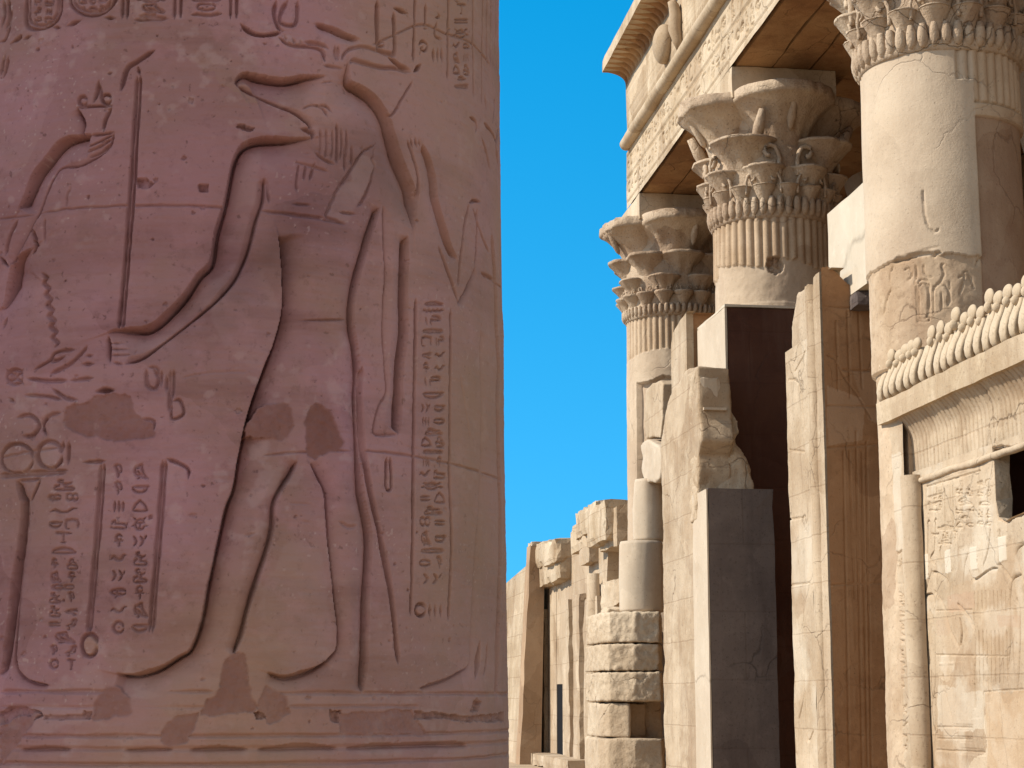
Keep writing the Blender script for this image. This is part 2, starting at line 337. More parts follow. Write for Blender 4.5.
def text_block(rel, tf, x0, y0, x1, y1, cols=2, rowh=14.0, D=.005, w=.004, seed=0, fill=1.0):
    """rows of signs in the pixel rectangle, carried to the surface by tf"""
    r = random.Random(seed); y = y0
    while y < y1-rowh*.4:
        k = r.choice([1, cols, cols]) if cols > 1 else 1
        h = rowh*(.55 if k == 1 and r.random() < .5 else 1.0)
        for c in range(k):
            if r.random() > fill: continue
            g = r.choice(GLYPHS); cw = (x1-x0)/k; ox = x0+c*cw+cw*.1
            for st in g:
                rel.stroke([tf(ox+p[0]*cw*.8+r.uniform(-.3, .3), y+h*(.92-p[1]*.84)+r.uniform(-.3, .3)) for p in st], D=D, wb=w, n=2, taper=.004)
        y += h*1.02

# ================================================================== large structure
g = mesh('ground', [(-2500, -2500, 0), (2500, -2500, 0), (2500, 2500, 0), (-2500, 2500, 0)], [(0, 1, 2, 3)])
o = put('ground', g, GROUND); o['kind'] = 'structure'; o['label'] = 'sandy stone paving of the temple court'; o['category'] = 'ground'

# ------------------------------------------------------------------ the carved column close to the camera
NX, NY, NREF = -.22, 5.90, .96
def _rs(u, v):
    d = ray(u, v); az = atan2(d[0], d[1]); ac = atan2(NX, NY); D = math.hypot(NX, NY); R = D*sin(az-ac); t = D*cos(az-ac)/math.hypot(d[0], d[1])
    return R, d[2]*t+EYE
(_ra, _za), (_rb, _zb) = _rs(498.3, 10), _rs(508.5, 705)
def near_R(z): return _rb + (_ra-_rb)*(z-_zb)/(_za-_zb)
def tfn(u, v):
    t, z = hit(u, v, NX, NY, near_R); return t*NREF, z
REG = dict(A=(0, 0, .3385), B=(250, 0, .3385), C=(0, 250, .3385), D=(250, 250, .3385), E=(0, 508, .3385), F=(250, 508, .3385), G=(230, 50, .2344),
           H=(340, 0, .2214), I=(0, 140, .1823), J=(0, 270, .2604), K=(0, 450, .3255), L=(390, 280, .2604), M=(390, 460, .3255), N=(380, 120, .2604),
           O=(0, 0, .2539), Q=(220, 0, .1953), R=(190, 400, .2344), S=(0, 640, .2539), T=(250, 640, .2539), P=(0, 0, 1.0))
def px(reg, pts):
    x, y, s = REG[reg]; return [(x+a*s, y+b*s) for a, b in pts]
def np_(reg, pts): return [tfn(*p) for p in px(reg, pts)]
ST = .0026
near = Relief(radians(-53)*NREF, radians(86)*NREF, 1.34, 3.98, ST)
nA, nB = near.A, near.B
near.H += (vnoise(nA, nB, 3, 3)-.5)*.012 + (vnoise(nA, nB, 25, 4, 3)-.5)*.0035 + (vnoise(nA*.4, nB*3, 30, 9, 3)-.5)*.0022
base_H = near.H.copy(); near.H[:] = 0
def ns(reg, pts, **k):
    k['D'] = k['D']*(2.6 if k['D'] < .0065 else 1.9 if k['D'] < .03 else 1.15); near.stroke(np_(reg, pts), **k)
BIG = dict(D=.066, wb=.0105, wf=.046, pw=1.2, taper=.09); MID = dict(D=.062, wb=.0058, wf=.036); THIN = dict(D=.012, wb=.005); DEEP = dict(D=.06, wb=.010, wf=.020)
# crocodile-headed figure
ns('G', [(32, 152), (24, 136), (40, 114), (70, 104), (150, 121), (240, 131), (320, 117), (405, 108)], **BIG)
ns('G', [(350, 345), (330, 310), (280, 270), (190, 230), (100, 190), (50, 165), (30, 150)], D=.016, wb=.005, wf=.012)
ns('G', [(300, 335), (350, 350), (352, 385)], D=.012, wb=.01)
ns('P', [(108, 332.5), (115, 330.5), (130, 330.5), (146, 330.4), (159, 323.4), (172, 311.6), (187.5, 294.7), (200, 276.5), (213, 263), (218, 234), (226.8, 203), (233.6, 169), (238.6, 154), (245.4, 145.5), (260, 140.5), (288, 140), (311, 137.5)], **BIG)
ns('P', [(265, 177), (263.5, 200), (256, 222), (249, 250), (242, 267), (233.6, 282), (216.6, 301), (189.6, 323), (162.5, 343), (142, 358), (125, 364)], D=.017, wb=.005, wf=.022)
ns('P', [(117, 674), (128, 676), (140, 676), (159.5, 670), (179, 658), (192, 649), (203, 620), (210, 582.5), (220.5, 536), (228, 505), (234.5, 489), (240, 458), (244, 440), (252, 407), (263.5, 375), (275, 345), (283, 314), (284, 284), (282, 250), (279, 236)], **MID)
ns('P', [(117, 674), (128, 676.5), (142, 676), (160, 670), (180, 658)], D=.026, wb=.014, wf=.02)
ns('P', [(298, 461.4), (291, 474), (279, 492), (273.5, 506), (272.5, 527), (267, 550), (258.5, 574), (250, 600), (242, 630), (234, 655)], D=.024, wb=.008, wf=.016)
ns('P', [(268, 673), (284, 679), (301, 676.5), (318, 669), (331, 658.5), (338.7, 643), (336, 603), (331.5, 560), (328.5, 518), (326, 491.4), (318, 475), (310.7, 463)], D=.016, wb=.006, wf=.02)
ns('P', [(268, 673), (284, 679), (301, 676.5), (318, 669), (331, 658.5)], D=.024, wb=.013, wf=.02)
ns('P', [(380, 208), (370, 232), (364, 255), (358, 275), (352.6, 301), (352.6, 328), (357, 350), (359, 380), (357.6, 400), (359, 446), (361, 489), (366, 515), (369, 530), (370, 548), (366.8, 596), (365.8, 643), (363.4, 692)], D=.024, wb=.009, wf=.018)
ns('P', [(363, 366), (361, 392), (362.5, 440), (367, 472), (374, 508), (378, 525), (386, 566), (392, 600), (399, 664)], D=.013, wb=.0085)
ns('P', [(348.4, 64), (349, 82), (361, 88.7), (375, 99), (387, 118), (391.7, 132), (399, 155), (408, 178), (413.5, 195), (414.6, 229)], **BIG)
ns('P', [(408.6, 237), (406.5, 262), (405.5, 291), (406, 331), (402, 368), (400.5, 412), (399.5, 433)], **DEEP)
ns('P', [(399, 434.5), (376, 434.5), (375, 422.6), (380, 405.7), (387, 392), (385, 365), (383, 328), (384, 294), (385.4, 277), (384, 250), (383, 206)], D=.008, wb=.004, wf=.02)
ns('P', [(387, 457), (386.4, 487), (391.5, 487), (390.5, 457)], **THIN)
ns('G', [(155, 540), (148, 600), (135, 690)], D=.008, wb=.006); ns('G', [(155, 540), (162, 600), (170, 660)], D=.005, wb=.006)
for q in ([(305, 130), (330, 122), (360, 140), (440, 132)], [(370, 235), (410, 240), (440, 270)], [(300, 255), (350, 235), (395, 250), (420, 290)], [(455, 310), (458, 400), (455, 490)], [(360, 430), (400, 465), (450, 490)], [(490, 400), (490, 520)], [(520, 400), (520, 500)], [(300, 470), (285, 560), (290, 610)], [(330, 470), (315, 560)], [(365, 475), (340, 560)], [(265, 655), (350, 660)], [(465, 690), (540, 700)]):
    ns('G', q, D=.0045, wb=.0045)
ns('P', [(284, 319), (318, 320), (352, 319)], D=.005, wb=.004)
for q in ([(252, 93), (275, 101), (296, 112), (311, 120)], [(262, 90), (290, 92), (318, 90)], [(326, 84), (332, 81), (340, 84), (347, 92)], [(246, 88), (249, 86)]): ns('P', q, D=.0048, wb=.0045)
for k in range(9): ns('P', [(256+k*5.6, 95+k*2.5), (257+k*5.6, 98+k*2.5)], D=.004, wb=.004, n=1)
for x in (320, 326, 332, 341, 346): ns('P', [(x, 128), (x+1, 146), (x-1, 160)], D=.0035, wb=.004)
ns('P', [(288, 146), (300, 152), (314, 153)], D=.004, wb=.005); ns('P', [(292, 160), (312, 166), (330, 172)], D=.004, wb=.005)
ns('P', [(236, 530), (246, 535), (258, 532)], D=.003, wb=.006); ns('P', [(338, 520), (350, 527), (360, 524)], D=.003, wb=.006)
# crown above the head
for q, d in (([(395, 65), (500, 80)], .008), ):
    ns('G', q, D=d, wb=.006)
for q, d in (([(665, 330), (680, 310), (740, 325), (820, 345), (900, 350), (980, 370)], .009), ([(860, 290), (930, 340), (975, 360)], .012), ([(105, 120), (140, 155), (200, 180), (270, 175), (320, 160)], .012),
             ([(300, 190), (360, 230), (460, 240), (520, 260), (540, 320)], .009), ([(430, 215), (520, 230), (560, 255)], .006), ([(588, 230), (595, 320)], .005), ([(606, 230), (604, 320)], .005), ([(625, 320), (635, 280), (670, 250), (740, 240), (830, 270)], .007),
             ([(290, 0), (278, 70), (300, 140), (330, 160)], .01), ([(350, 0), (315, 60), (310, 110), (350, 130), (390, 115), (400, 0)], .008), ([(805, 0), (808, 210), (820, 260), (870, 275), (895, 260), (890, 60)], .010), ([(890, 40), (965, 70)], .012), ([(330, 175), (345, 220)], .004), ([(370, 190), (390, 235)], .004), ([(410, 205), (425, 240)], .004)):
    ns('Q', q, D=d, wb=.007)
ns('Q', [(490, 125), (560, 150), (640, 185), (710, 205)], D=.022, wb=.03, wf=.012)
ns('Q', ell(830, 225, 12, 12), D=.006, wb=.004)
# the king's arms on the left
ns('P', [(19, 208), (25.5, 196), (36, 174), (47.4, 159.5), (58, 146.5), (68, 140), (83, 136), (90, 135)], D=.06, wb=.013, wf=.04, pw=1.1)
ns('I', [(600, 52), (520, 100), (430, 140), (330, 150), (290, 200), (250, 290), (215, 390), (170, 480), (120, 580), (70, 660), (40, 695)], D=.013, wb=.004, wf=.02)
ns('I', [(0, 640), (40, 695)], D=.02, wb=.008); ns('I', [(95, 430), (50, 540), (25, 640)], D=.008, wb=.006)
for q in ([(83, 153), (98, 147), (113, 138)], [(86, 158), (100, 152), (112, 143)], [(84, 148), (98, 142), (114, 134)], [(90, 135), (104, 134), (114, 132)], [(114, 132), (110, 146), (100, 152)]): ns('P', q, D=.006, wb=.004)
for q in ([(76, 107.6), (112.7, 105.6)], [(77, 108), (83, 123.5), (81.5, 136)], [(112, 106), (105, 122), (103.5, 132)], [(99, 80), (96.5, 95), (93, 103)], [(99, 82), (101, 95), (102, 103)], ell(83, 101, 4, 4.5), ell(106.5, 99, 4.5, 4.5)): ns('P', q, D=.010, wb=.0055)
ns('P', [(77, 108), (84, 124), (82, 137)], D=.02, wb=.006, wf=.015)
for q in ([(137, 76), (130, 189.6), (124.6, 260), (118.5, 329.5)], [(140.5, 75), (133.7, 190), (128, 260), (122.5, 329.5)]): ns('P', q, D=.011, wb=.0052)
ns('P', [(120.6, 91), (127, 69), (137, 61.5), (155, 49.5)], D=.011, wb=.007); ns('P', [(137, 66), (140, 75)], **THIN)
ns('P', [(108, 335), (109.4, 345.5), (110.7, 362)], D=.022, wb=.005, wf=.008)
for q in ([(109.4, 343.5), (133, 341.5)], [(109.4, 349.4), (134, 348)], [(110.7, 355.4), (133, 354)], [(130, 342), (136, 347), (131, 357)], [(112, 362), (124, 365)]): ns('P', q, D=.006, wb=.004)
ns('P', [(0, 308), (3.5, 305), (8.5, 288), (14, 267), (20, 257), (29, 249.5)], **BIG)
ns('P', [(5, 306.5), (15.6, 291), (28.6, 272.6)], D=.006, wb=.006); ns('P', [(1.3, 330), (6.5, 314)], D=.008, wb=.006)
z = [(43+13*k/14+(2.4 if k % 2 else -2.4), 272+76*k/14) for k in range(15)]; ns('P', z, D=.008, wb=.006, n=1)
ns('P', [(31, 228), (36, 243), (30, 256)], D=.01, wb=.006, jag=.001); ns('P', [(33, 240), (38, 246)], D=.02, wb=.007)
# offerings and the signs under the fist
for q in ([(125, 385), (185, 350), (215, 315), (290, 305)], [(190, 400), (270, 360), (320, 310), (335, 285)], [(325, 330), (360, 328)], [(310, 362), (365, 360)], [(265, 425), (360, 415)], [(90, 480), (180, 485), (240, 500)], [(200, 455), (250, 490), (300, 500)], [(100, 415), (180, 425), (260, 425)], [(180, 350), (220, 345), (250, 330)], [(170, 510), (180, 520)], [(30, 490), (55, 510)], ell(55, 410, 30, 28), ell(55, 410, 12, 12), [(20, 380), (90, 440)], [(20, 440), (90, 380)],
          [(60, 568), (105, 556), (140, 575), (148, 605), (125, 635), (85, 638)], [(240, 548), (190, 560), (165, 600), (180, 635)], ell(65, 725, 61, 58, 20), ell(192, 710, 47, 52, 20), [(265, 655), (262, 750)], [(245, 655), (240, 700)], [(0, 785), (260, 770)],
          [(560, 370), (565, 440), (600, 450), (605, 380), (560, 372)], [(585, 375), (610, 420), (590, 460)], [(620, 380), (618, 450)], [(655, 380), (650, 550)], [(668, 378), (662, 500)], [(660, 505), (690, 500), (705, 550), (660, 570), (660, 505)], [(640, 400), (640, 470)], [(540, 570), (590, 580), (580, 620), (550, 610)]): ns('J', q, D=.0075, wb=.0055)
ns('J', [(370, 468), (400, 462), (440, 462)], D=.02, wb=.014)
ns('J', [(180, 555), (165, 600), (180, 635)], D=.014, wb=.009, wf=.006)
near.paint('pale', np_('J', ell(192, 710, 44, 48, 20)), .7)
# lower left: robe, lotus staff and two columns of signs
ns('K', [(50, 95), (64, 140), (72, 168), (60, 300), (45, 420), (34, 510), (25, 580), (12, 665), (0, 690)][::-1], D=.038, wb=.011, wf=.016)
ns('K', [(85, 165), (65, 330), (50, 520), (45, 640), (60, 690), (100, 715), (150, 722)], D=.016, wb=.006, wf=.014)
for q in ([(0, 76), (210, 62)], [(0, 83), (205, 70)], [(50, 95), (125, 88)], [(125, 90), (100, 140), (85, 165)], [(320, 40), (300, 300), (275, 565)], [(310, 40), (290, 300), (268, 565)], [(255, 38), (325, 34)], ell(275, 600, 24, 34, 16), [(255, 600), (258, 640)], [(295, 600), (292, 635)], [(500, 30), (480, 300), (458, 560)], [(510, 30), (490, 300), (468, 560)], [(510, 25), (575, 55), (578, 90)]): ns('K', q, D=.009, wb=.0055)
near.paint('tan', np_('K', ell(275, 602, 20, 30, 14)), .6)
text_block(near, tfn, 46, 478, 80, 672, 2, 13, .011, .0036, 3)
text_block(near, tfn, 108, 463, 150, 640, 2, 17, .011, .0038, 5)
# text above
for x in (122.5, 127.5, 175, 181, 231, 237): ns('P', [(x, -6), (x-.5, 19)], D=.009, wb=.005)
ns('O', [(105, -30), (100, 60), (108, 105), (150, 115), (205, 95), (235, 50), (240, -30)], D=.010, wb=.006); ns('O', [(118, -30), (115, 60), (125, 90), (160, 100), (200, 80), (225, 40), (228, -30)], D=.005, wb=.005)
ns('O', [(275, -30), (280, 20), (320, 52), (370, 58), (420, 40), (450, 5), (455, -30)], D=.010, wb=.006); ns('O', [(290, -30), (295, 15), (330, 40), (375, 44), (415, 30), (438, -5)], D=.005, wb=.005)
text_block(near, tfn, 32, -2, 54, 23, 2, 9, .011, .004, 11); text_block(near, tfn, 76, -4, 108, 11, 3, 8, .011, .004, 12)
text_block(near, tfn, 133, -4, 170, 18, 1, 11, .012, .0045, 13); text_block(near, tfn, 187, -4, 226, 18, 1, 10, .012, .0045, 14)
for q in ([(205, 105), (240, 110)], [(260, 103), (320, 78)], [(410, 68), (455, 72)], [(90, 155), (125, 140)], [(528, 78), (665, 74)], [(60, 170), (80, 145), (40, 175)], [(0, 165), (20, 155), (35, 110), (45, 40)], [(8, 310), (25, 260), (32, 220)], [(0, 300), (12, 240), (20, 215)], [(30, -10), (34, 60), (20, 120)], [(12, 0), (16, 60), (4, 110)], [(282, 175), (287, 192)]): ns('O', q, D=.009, wb=.006)
# upper right text columns
for q in ([(340, -20), (332, 280)], [(492, -20), (487, 360)], [(603, -20), (605, 445)], [(648, -20), (640, 470)], [(680, -20), (680, 290)], [(664, -20), (664, 290)], [(700, -20), (700, 250)]): ns('H', q, D=.010, wb=.0055)
ns('H', [(388, 15), (385, 130)], D=.008, wb=.005); ns('H', [(440, 55), (450, 75), (430, 80)], D=.007, wb=.005); ns('H', [(375, 130), (395, 130)], D=.007, wb=.005); ns('H', [(440, 95), (430, 160), (465, 180)], D=.007, wb=.005)
ns('H', [(355, 205), (375, 185), (395, 205), (385, 230), (368, 222), (378, 208)], D=.008, wb=.005); ns('H', [(365, 230), (360, 250)], **THIN)
for x in (422, 442, 461): ns('H', [(x, 215), (x+1, 285)], D=.008, wb=.006)
text_block(near, tfn, 452, -4, 472, 92, 2, 12, .012, .0038, 21)
# figure beyond on the right
ns('N', [(165, 95), (178, 125), (192, 165), (205, 230), (212, 310), (240, 400), (270, 480), (296, 532)], D=.030, wb=.014, wf=.022)
for q in ([(105, 75), (118, 110), (130, 150), (142, 200), (146, 262), (140, 330)], [(225, 480), (260, 580), (300, 700)], [(345, 322), (325, 420), (310, 540), (300, 640)], [(345, 318), (365, 310), (388, 316)], [(360, 340), (390, 440), (420, 510)], [(375, 340), (372, 480), (365, 560)], [(118, 68), (128, 110)], [(135, 66), (145, 110)], [(150, 72), (158, 110)], [(390, 590), (440, 615)]): ns('N', q, D=.006, wb=.006)
ns('N', [(300, 702), (318, 680), (340, 640), (366, 568)], D=.03, wb=.011, wf=.012)
for q in ([(585, 530), (610, 545), (618, 575), (612, 600)], [(650, 555), (690, 605), (706, 655)], [(640, 620), (660, 680), (680, 768)], [(655, 430), (662, 500)], [(700, 440), (690, 560)]): ns('H', q, D=.010, wb=.007)
ns('H', [(715, 580), (705, 660), (718, 768)], D=.02, wb=.012)
ns('P', [(493, 235), (496, 280), (497, 324), (499, 371), (498, 397), (499, 462), (501.5, 525), (500.5, 580), (499, 623), (497.5, 696)], D=.030, wb=.016, wf=.014)
ns('P', [(421, 688), (445, 681), (460, 673), (470, 663.5), (471.4, 629), (475, 557.6), (479.5, 492), (481, 440), (480, 330)], D=.011, wb=.006, wf=.018)
ns('P', [(481, 642), (478.5, 662), (476, 678)], D=.034, wb=.016)
ns('P', [(488, 642), (487, 662), (484, 676)], D=.008, wb=.008)
# text column beside the figure
for q in ([(416, 298), (414.7, 405), (413.4, 480), (411, 616)], [(451, 308.6), (450, 436), (449.4, 480), (451, 540), (448.6, 621)]): ns('P', q, D=.011, wb=.0055)
text_block(near, tfn, 420, 300, 447, 466, 2, 13, .012, .0037, 31); text_block(near, tfn, 418, 466, 447, 590, 2, 15.5, .012, .0038, 33)
ns('P', ell(421, 610, 5, 6), **THIN)
for x in (430, 435.5, 441): ns('P', [(x, 604), (x+.3, 618)], D=.009, wb=.006)
# horizontal mouldings of the base, block joints, cracks
def ring(v, D, wb, a0=-52, a1=85, seg=None, wf=None, j=.0012):
    zz = tfn(210, v)[1]; r = random.Random(int(v*10)); lo, hi = (radians(a0)*NREF, radians(a1)*NREF)
    if seg: lo, hi = tfn(seg[0], v)[0], tfn(seg[1], v)[0]
    n = max(3, int((hi-lo)/.05)); near.stroke([(lo+(hi-lo)*i/n, zz+r.uniform(-j, j)) for i in range(n+1)], D=D, wb=wb, wf=wf, n=2)
ring(691.5, .010, .006, seg=(0, 215)); ring(693, .008, .006, seg=(265, 508)); ring(706.5, .006, .005, seg=(288, 420)); ring(707, .004, .005, seg=(0, 230)); ring(736, .008, .006); ring(764, .009, .006); ring(749, .007, .008)
for a, b in ((18, 72), (122, 175), (188, 250), (256, 340), (345, 470)): ring(749.5, .024, .013, seg=(a, b), wf=.008)
for q in ([(-30, 224), (18, 216.6), (39, 213), (65.6, 209), (95, 207), (127.6, 205.6), (190, 206), (254, 210), (294, 215), (348, 224)], [(250, 456), (300, 452), (355, 451), (385, 452), (412, 456), (435, 460), (460, 466), (489, 475), (502, 481)], [(481, 272), (492, 281), (504, 289)], [(372, 45), (420, 25), (445, 33), (475, 45), (490, 66)], [(66, 209), (67, 196), (71, 184)], [(44, 216), (44, 245)], [(0, 458), (30, 452), (60, 448)]): near.stroke([tfn(*p) for p in q], D=.008, wb=.0038, n=5, jag=.0009)
for q in ([(368, 290), (335, 325)], ): ns('H', q, D=.016, wb=.009)
for q in ([(413, 81), (402, 99.6), (393, 114), (386.5, 119.6), (383, 133), (378.7, 141.7), (370, 148), (362, 152.8), (347, 176.6), (336.6, 190.6), (331, 205), (327, 216), (336, 220), (346, 224.6)], [(384.7, 127), (379, 139), (373, 158), (375, 167), (366, 195), (357.7, 207)], [(262, 211), (296, 214), (326, 217.6)], [(402, 100), (394, 113)]): near.stroke([tfn(*p) for p in q], D=.011, wb=.0045, n=6, jag=.0012)
for q in ([(180, 378), (215, 372), (250, 372)], [(300, 520), (312, 522)], [(288, 503), (312, 504)], [(317, 340), (322, 350)], [(460, 372), (470, 440)]): near.stroke([tfn(*p) for p in q], D=.003, wb=.004, n=4, jag=.001)
# chipped places
for i, q in enumerate(([(0, 712), (10, 708), (24, 706), (40, 712), (44, 717), (30, 722), (0, 724)], [(255, 712), (272, 711), (271, 720), (257, 720)], [(330, 710), (341, 711), (340, 721), (331, 721)], [(84, 710), (92, 712), (90, 720), (83, 718)], [(135, 180), (145, 178), (154, 184), (150, 189), (138, 188)], [(198, 185), (208, 184), (208, 192), (200, 192)], [(414, 711), (470, 716), (505, 712), (505, 722), (468, 722), (440, 718), (416, 720)], [(474, 700), (482, 702), (478, 712), (470, 711)], [(255, 128), (240, 123), (236, 127), (250, 131)])): near.chip([tfn(*p) for p in q], .02, .012, i)
near.chip([tfn(*p) for p in [(44, 716), (88, 714), (90, 719), (44, 720)]], .012, .006, 31)
for k in range(130):
    u, v = random.uniform(-20, 500), random.uniform(-5, 765); a, b = tfn(u, v); r = abs(random.gauss(0, .004))+.002
    near.chip([(a+r*random.uniform(.6, 1.5)*cos(t), b+r*random.uniform(.5, 1.2)*sin(t)) for t in np.linspace(0, 2*pi, 7)[:-1]], random.uniform(.003, .009), .004, k)
# smooth modern repairs (a brown plaster that fills the lost surface) and paler scuffed stone
for i, q in enumerate(([(244, 440), (248, 418), (256, 406), (284, 402), (292, 411), (296, 428), (288, 438), (267, 441)], [(305, 435), (309, 414), (320, 404), (331, 409), (338, 426), (346, 442), (331, 455), (316, 460), (307, 452)],
                       [(66, 405), (99, 396), (113, 391), (130, 396), (138, 413), (156, 424), (158, 436), (125, 441), (78, 437), (62, 426)], [(102, 692), (107, 684), (122, 688), (131, 712), (126, 718), (92, 719)], [(166, 724), (182, 714), (202, 714), (188, 742), (170, 748), (162, 738)],
                       [(217, 686), (226, 660), (233, 652), (246, 656), (247, 684), (256, 712), (200, 716)], [(262, 690), (268, 684), (288, 697), (291, 716), (270, 722), (257, 710)], [(0, 724), (40, 714), (22, 736), (0, 768)], [(341, 713), (412, 711), (418, 722), (428, 731), (387, 736), (341, 735)])):
    near.paint('repair', [tfn(*p) for p in q], (.9, 1, .75, .6, .6, .75, .6, .5, .5)[i], .035, 22, i, dh=-.004, rough=.007)
for q, v in (([(361, 153), (376, 165), (366, 190), (358, 206), (346, 222), (328, 216), (337, 190), (348, 176)], .8), ([(248, 440), (267, 440), (265, 455), (249, 456)], 1), ([(257, 475), (285, 468), (280, 490), (256, 510), (246, 500)], .8), ([(288, 545), (322, 540), (332, 600), (330, 655), (290, 672), (258, 650), (264, 590)], .45), ([(32, 705), (90, 708), (90, 722), (30, 736)], .8), ([(280, 694), (410, 692), (420, 706), (290, 708)], .6), ([(420, 712), (468, 712), (466, 718), (424, 718)], .9), ([(236, 120), (300, 118), (312, 132), (250, 137)], .4), ([(285, 160), (330, 30), (395, 20), (410, 60)], .3), ([(200, 285), (262, 270), (282, 320), (262, 370), (220, 340)], .35), ([(48, 685), (100, 660), (100, 690), (48, 690)], .6), ([(165, 460), (188, 470), (188, 500), (166, 490)], .4), ([(240, 150), (262, 150), (258, 205), (232, 206)], .45), ([(108, 338), (150, 334), (215, 276), (245, 250), (235, 285), (160, 345), (112, 362)], .35)):
    near.paint('pale', [tfn(*p) for p in q], v, .05, 14, 8)
for k in ('repair', 'pale'):
    X = near.at[k]
    for _ in range(3): X = (X+np.roll(X, 1, 0)+np.roll(X, -1, 0)+np.roll(X, 1, 1)+np.roll(X, -1, 1))/5
    near.at[k] = X
near.at['repair'] *= .62+.6*vnoise(nA, nB, 9, 77, 4)
near.H += base_H * (1-.6*np.clip(near.at['repair'], 0, 1))
# small scuffs: pale where the crust is lost
sc = vnoise(nA, nB, 26, 51, 4); sc2 = vnoise(nA*.6, nB*.9, 2.2, 52, 3)
near.at['pale'] = np.maximum(near.at['pale']*(.4+.9*vnoise(nA, nB, 18, 53)), np.clip((sc-.62)*7, 0, 1)*np.clip((sc2-.48)*6, 0, .8))
near.at['tan'] = np.maximum(near.at['tan'], np.clip((vnoise(nA*.8, nB*.5, 1.6, 61, 4)-.42)*2.6 + (nA-.25)*.75, 0, 1))
fl = vnoise(nA, nB, 95, 55, 2); near.at['pale'] = np.maximum(near.at['pale'], np.clip((fl-.80)*30, 0, 1)*1.6*np.clip((vnoise(nA, nB, 3, 56)-.45)*5, 0, 1))
edge = np.clip(np.minimum.reduce([nA-near.a[0], near.a[-1]-nA, nB-near.b[0], near.b[-1]-nB])/.03, 0, 1); near.H *= edge
# fine grid in front, coarse grid all the way round, plinth below and broken top above
aa = np.concatenate([near.a, near.a[-1]+(2*pi*NREF-(near.a[-1]-near.a[0]))*np.linspace(0, 1, 62)[1:-1]]); bb = np.concatenate([np.linspace(.42, 1.32, 7), near.b, np.linspace(4.0, 4.6, 7)])
HH = np.zeros((len(aa), len(bb))); i0 = 7; HH[:len(near.a), i0:i0+len(near.b)] = near.H
AT = {}
for k in ('repair', 'pale', 'tan'):
    X = np.zeros_like(HH); X[:len(near.a), i0:i0+len(near.b)] = near.at[k]*edge; AT[k] = X
AA, BB = np.meshgrid(aa, bb, indexing='ij'); th = AA/NREF; RR = near_R(BB)+HH
BBz = BB.copy(); BBz[:, -1] += .25*(vnoise(th[:, -1]*2, th[:, -1]*0, 2, 5)-.5)
Pn = np.stack([NX+RR*np.sin(th), NY-RR*np.cos(th), BBz], -1)
near_root = root('relief_column', 'huge mauve round column in the foreground carved with a crocodile-headed striding figure', 'column', (NX, NY, 0))
put('shaft', grid_mesh('shaft', Pn, closed=True, attrs=AT), NEAR, near_root)
put('base', lathe('base', [(0, 0), (1.35, 0), (1.36, .36), (1.32, .42), (.9, .425), (.5, .43)], NX, NY, 64, .02), NEAR, near_root)
put('broken_top', lathe('broken_top', [(.945, 4.5), (.88, 4.62), (.6, 4.65), (.3, 4.58), (.01, 4.6)], NX, NY, 48, .06), ROCK, near_root)
# unseen pier added on the left to keep this column out of the sun
wl = root('added_shade_pier', 'unseen sandstone pier added left of the carved foreground column to shade it', 'added shade caster', (-4.2, 6.0, 0))
for i in range(7):
    put('added_pier_course', rough_box('course', -4.5+.02*i, -3.5-.01*i, 4.75+.02*i, 7.75-.03*i, i*.9, i*.9+.885, .3, .03, .06, 80+i), SAND, wl)
# ================================================================== the hall front: columns
CX, CS = 7.85, .981
def col_px(cy): return lambda u, v: hit(u, v, CX, cy, .95)
def tube(path, rad, n=8, flat=1.0, up=(0, 0, 1)):
    """(V, F) of a tube along path; rad number or list"""
    V, Fc = [], []; m = len(path)
    for i, p in enumerate(path):
        p = Vector(p); d = (Vector(path[min(i+1, m-1)])-Vector(path[max(i-1, 0)])).normalized()
        a = d.cross(Vector(up)); a = a.normalized() if a.length > 1e-4 else Vector((1, 0, 0)); b = a.cross(d).normalized()
        r = rad[i] if isinstance(rad, (list, tuple)) else rad
        for k in range(n):
            t = 2*pi*k/n; V.append(p+a*cos(t)*r+b*sin(t)*r*flat)
    for i in range(m-1):
        for k in range(n): Fc.append((i*n+k, i*n+(k+1) % n, (i+1)*n+(k+1) % n, (i+1)*n+k))
    Fc.append(tuple(range(n))[::-1]); Fc.append(tuple(range((m-1)*n, m*n))); return V, Fc
def merge(parts):
    V, Fc = [], []
    for v, f in parts:
        o = len(V); V += list(v); Fc += [tuple(i+o for i in q) for q in f]
    return V, Fc
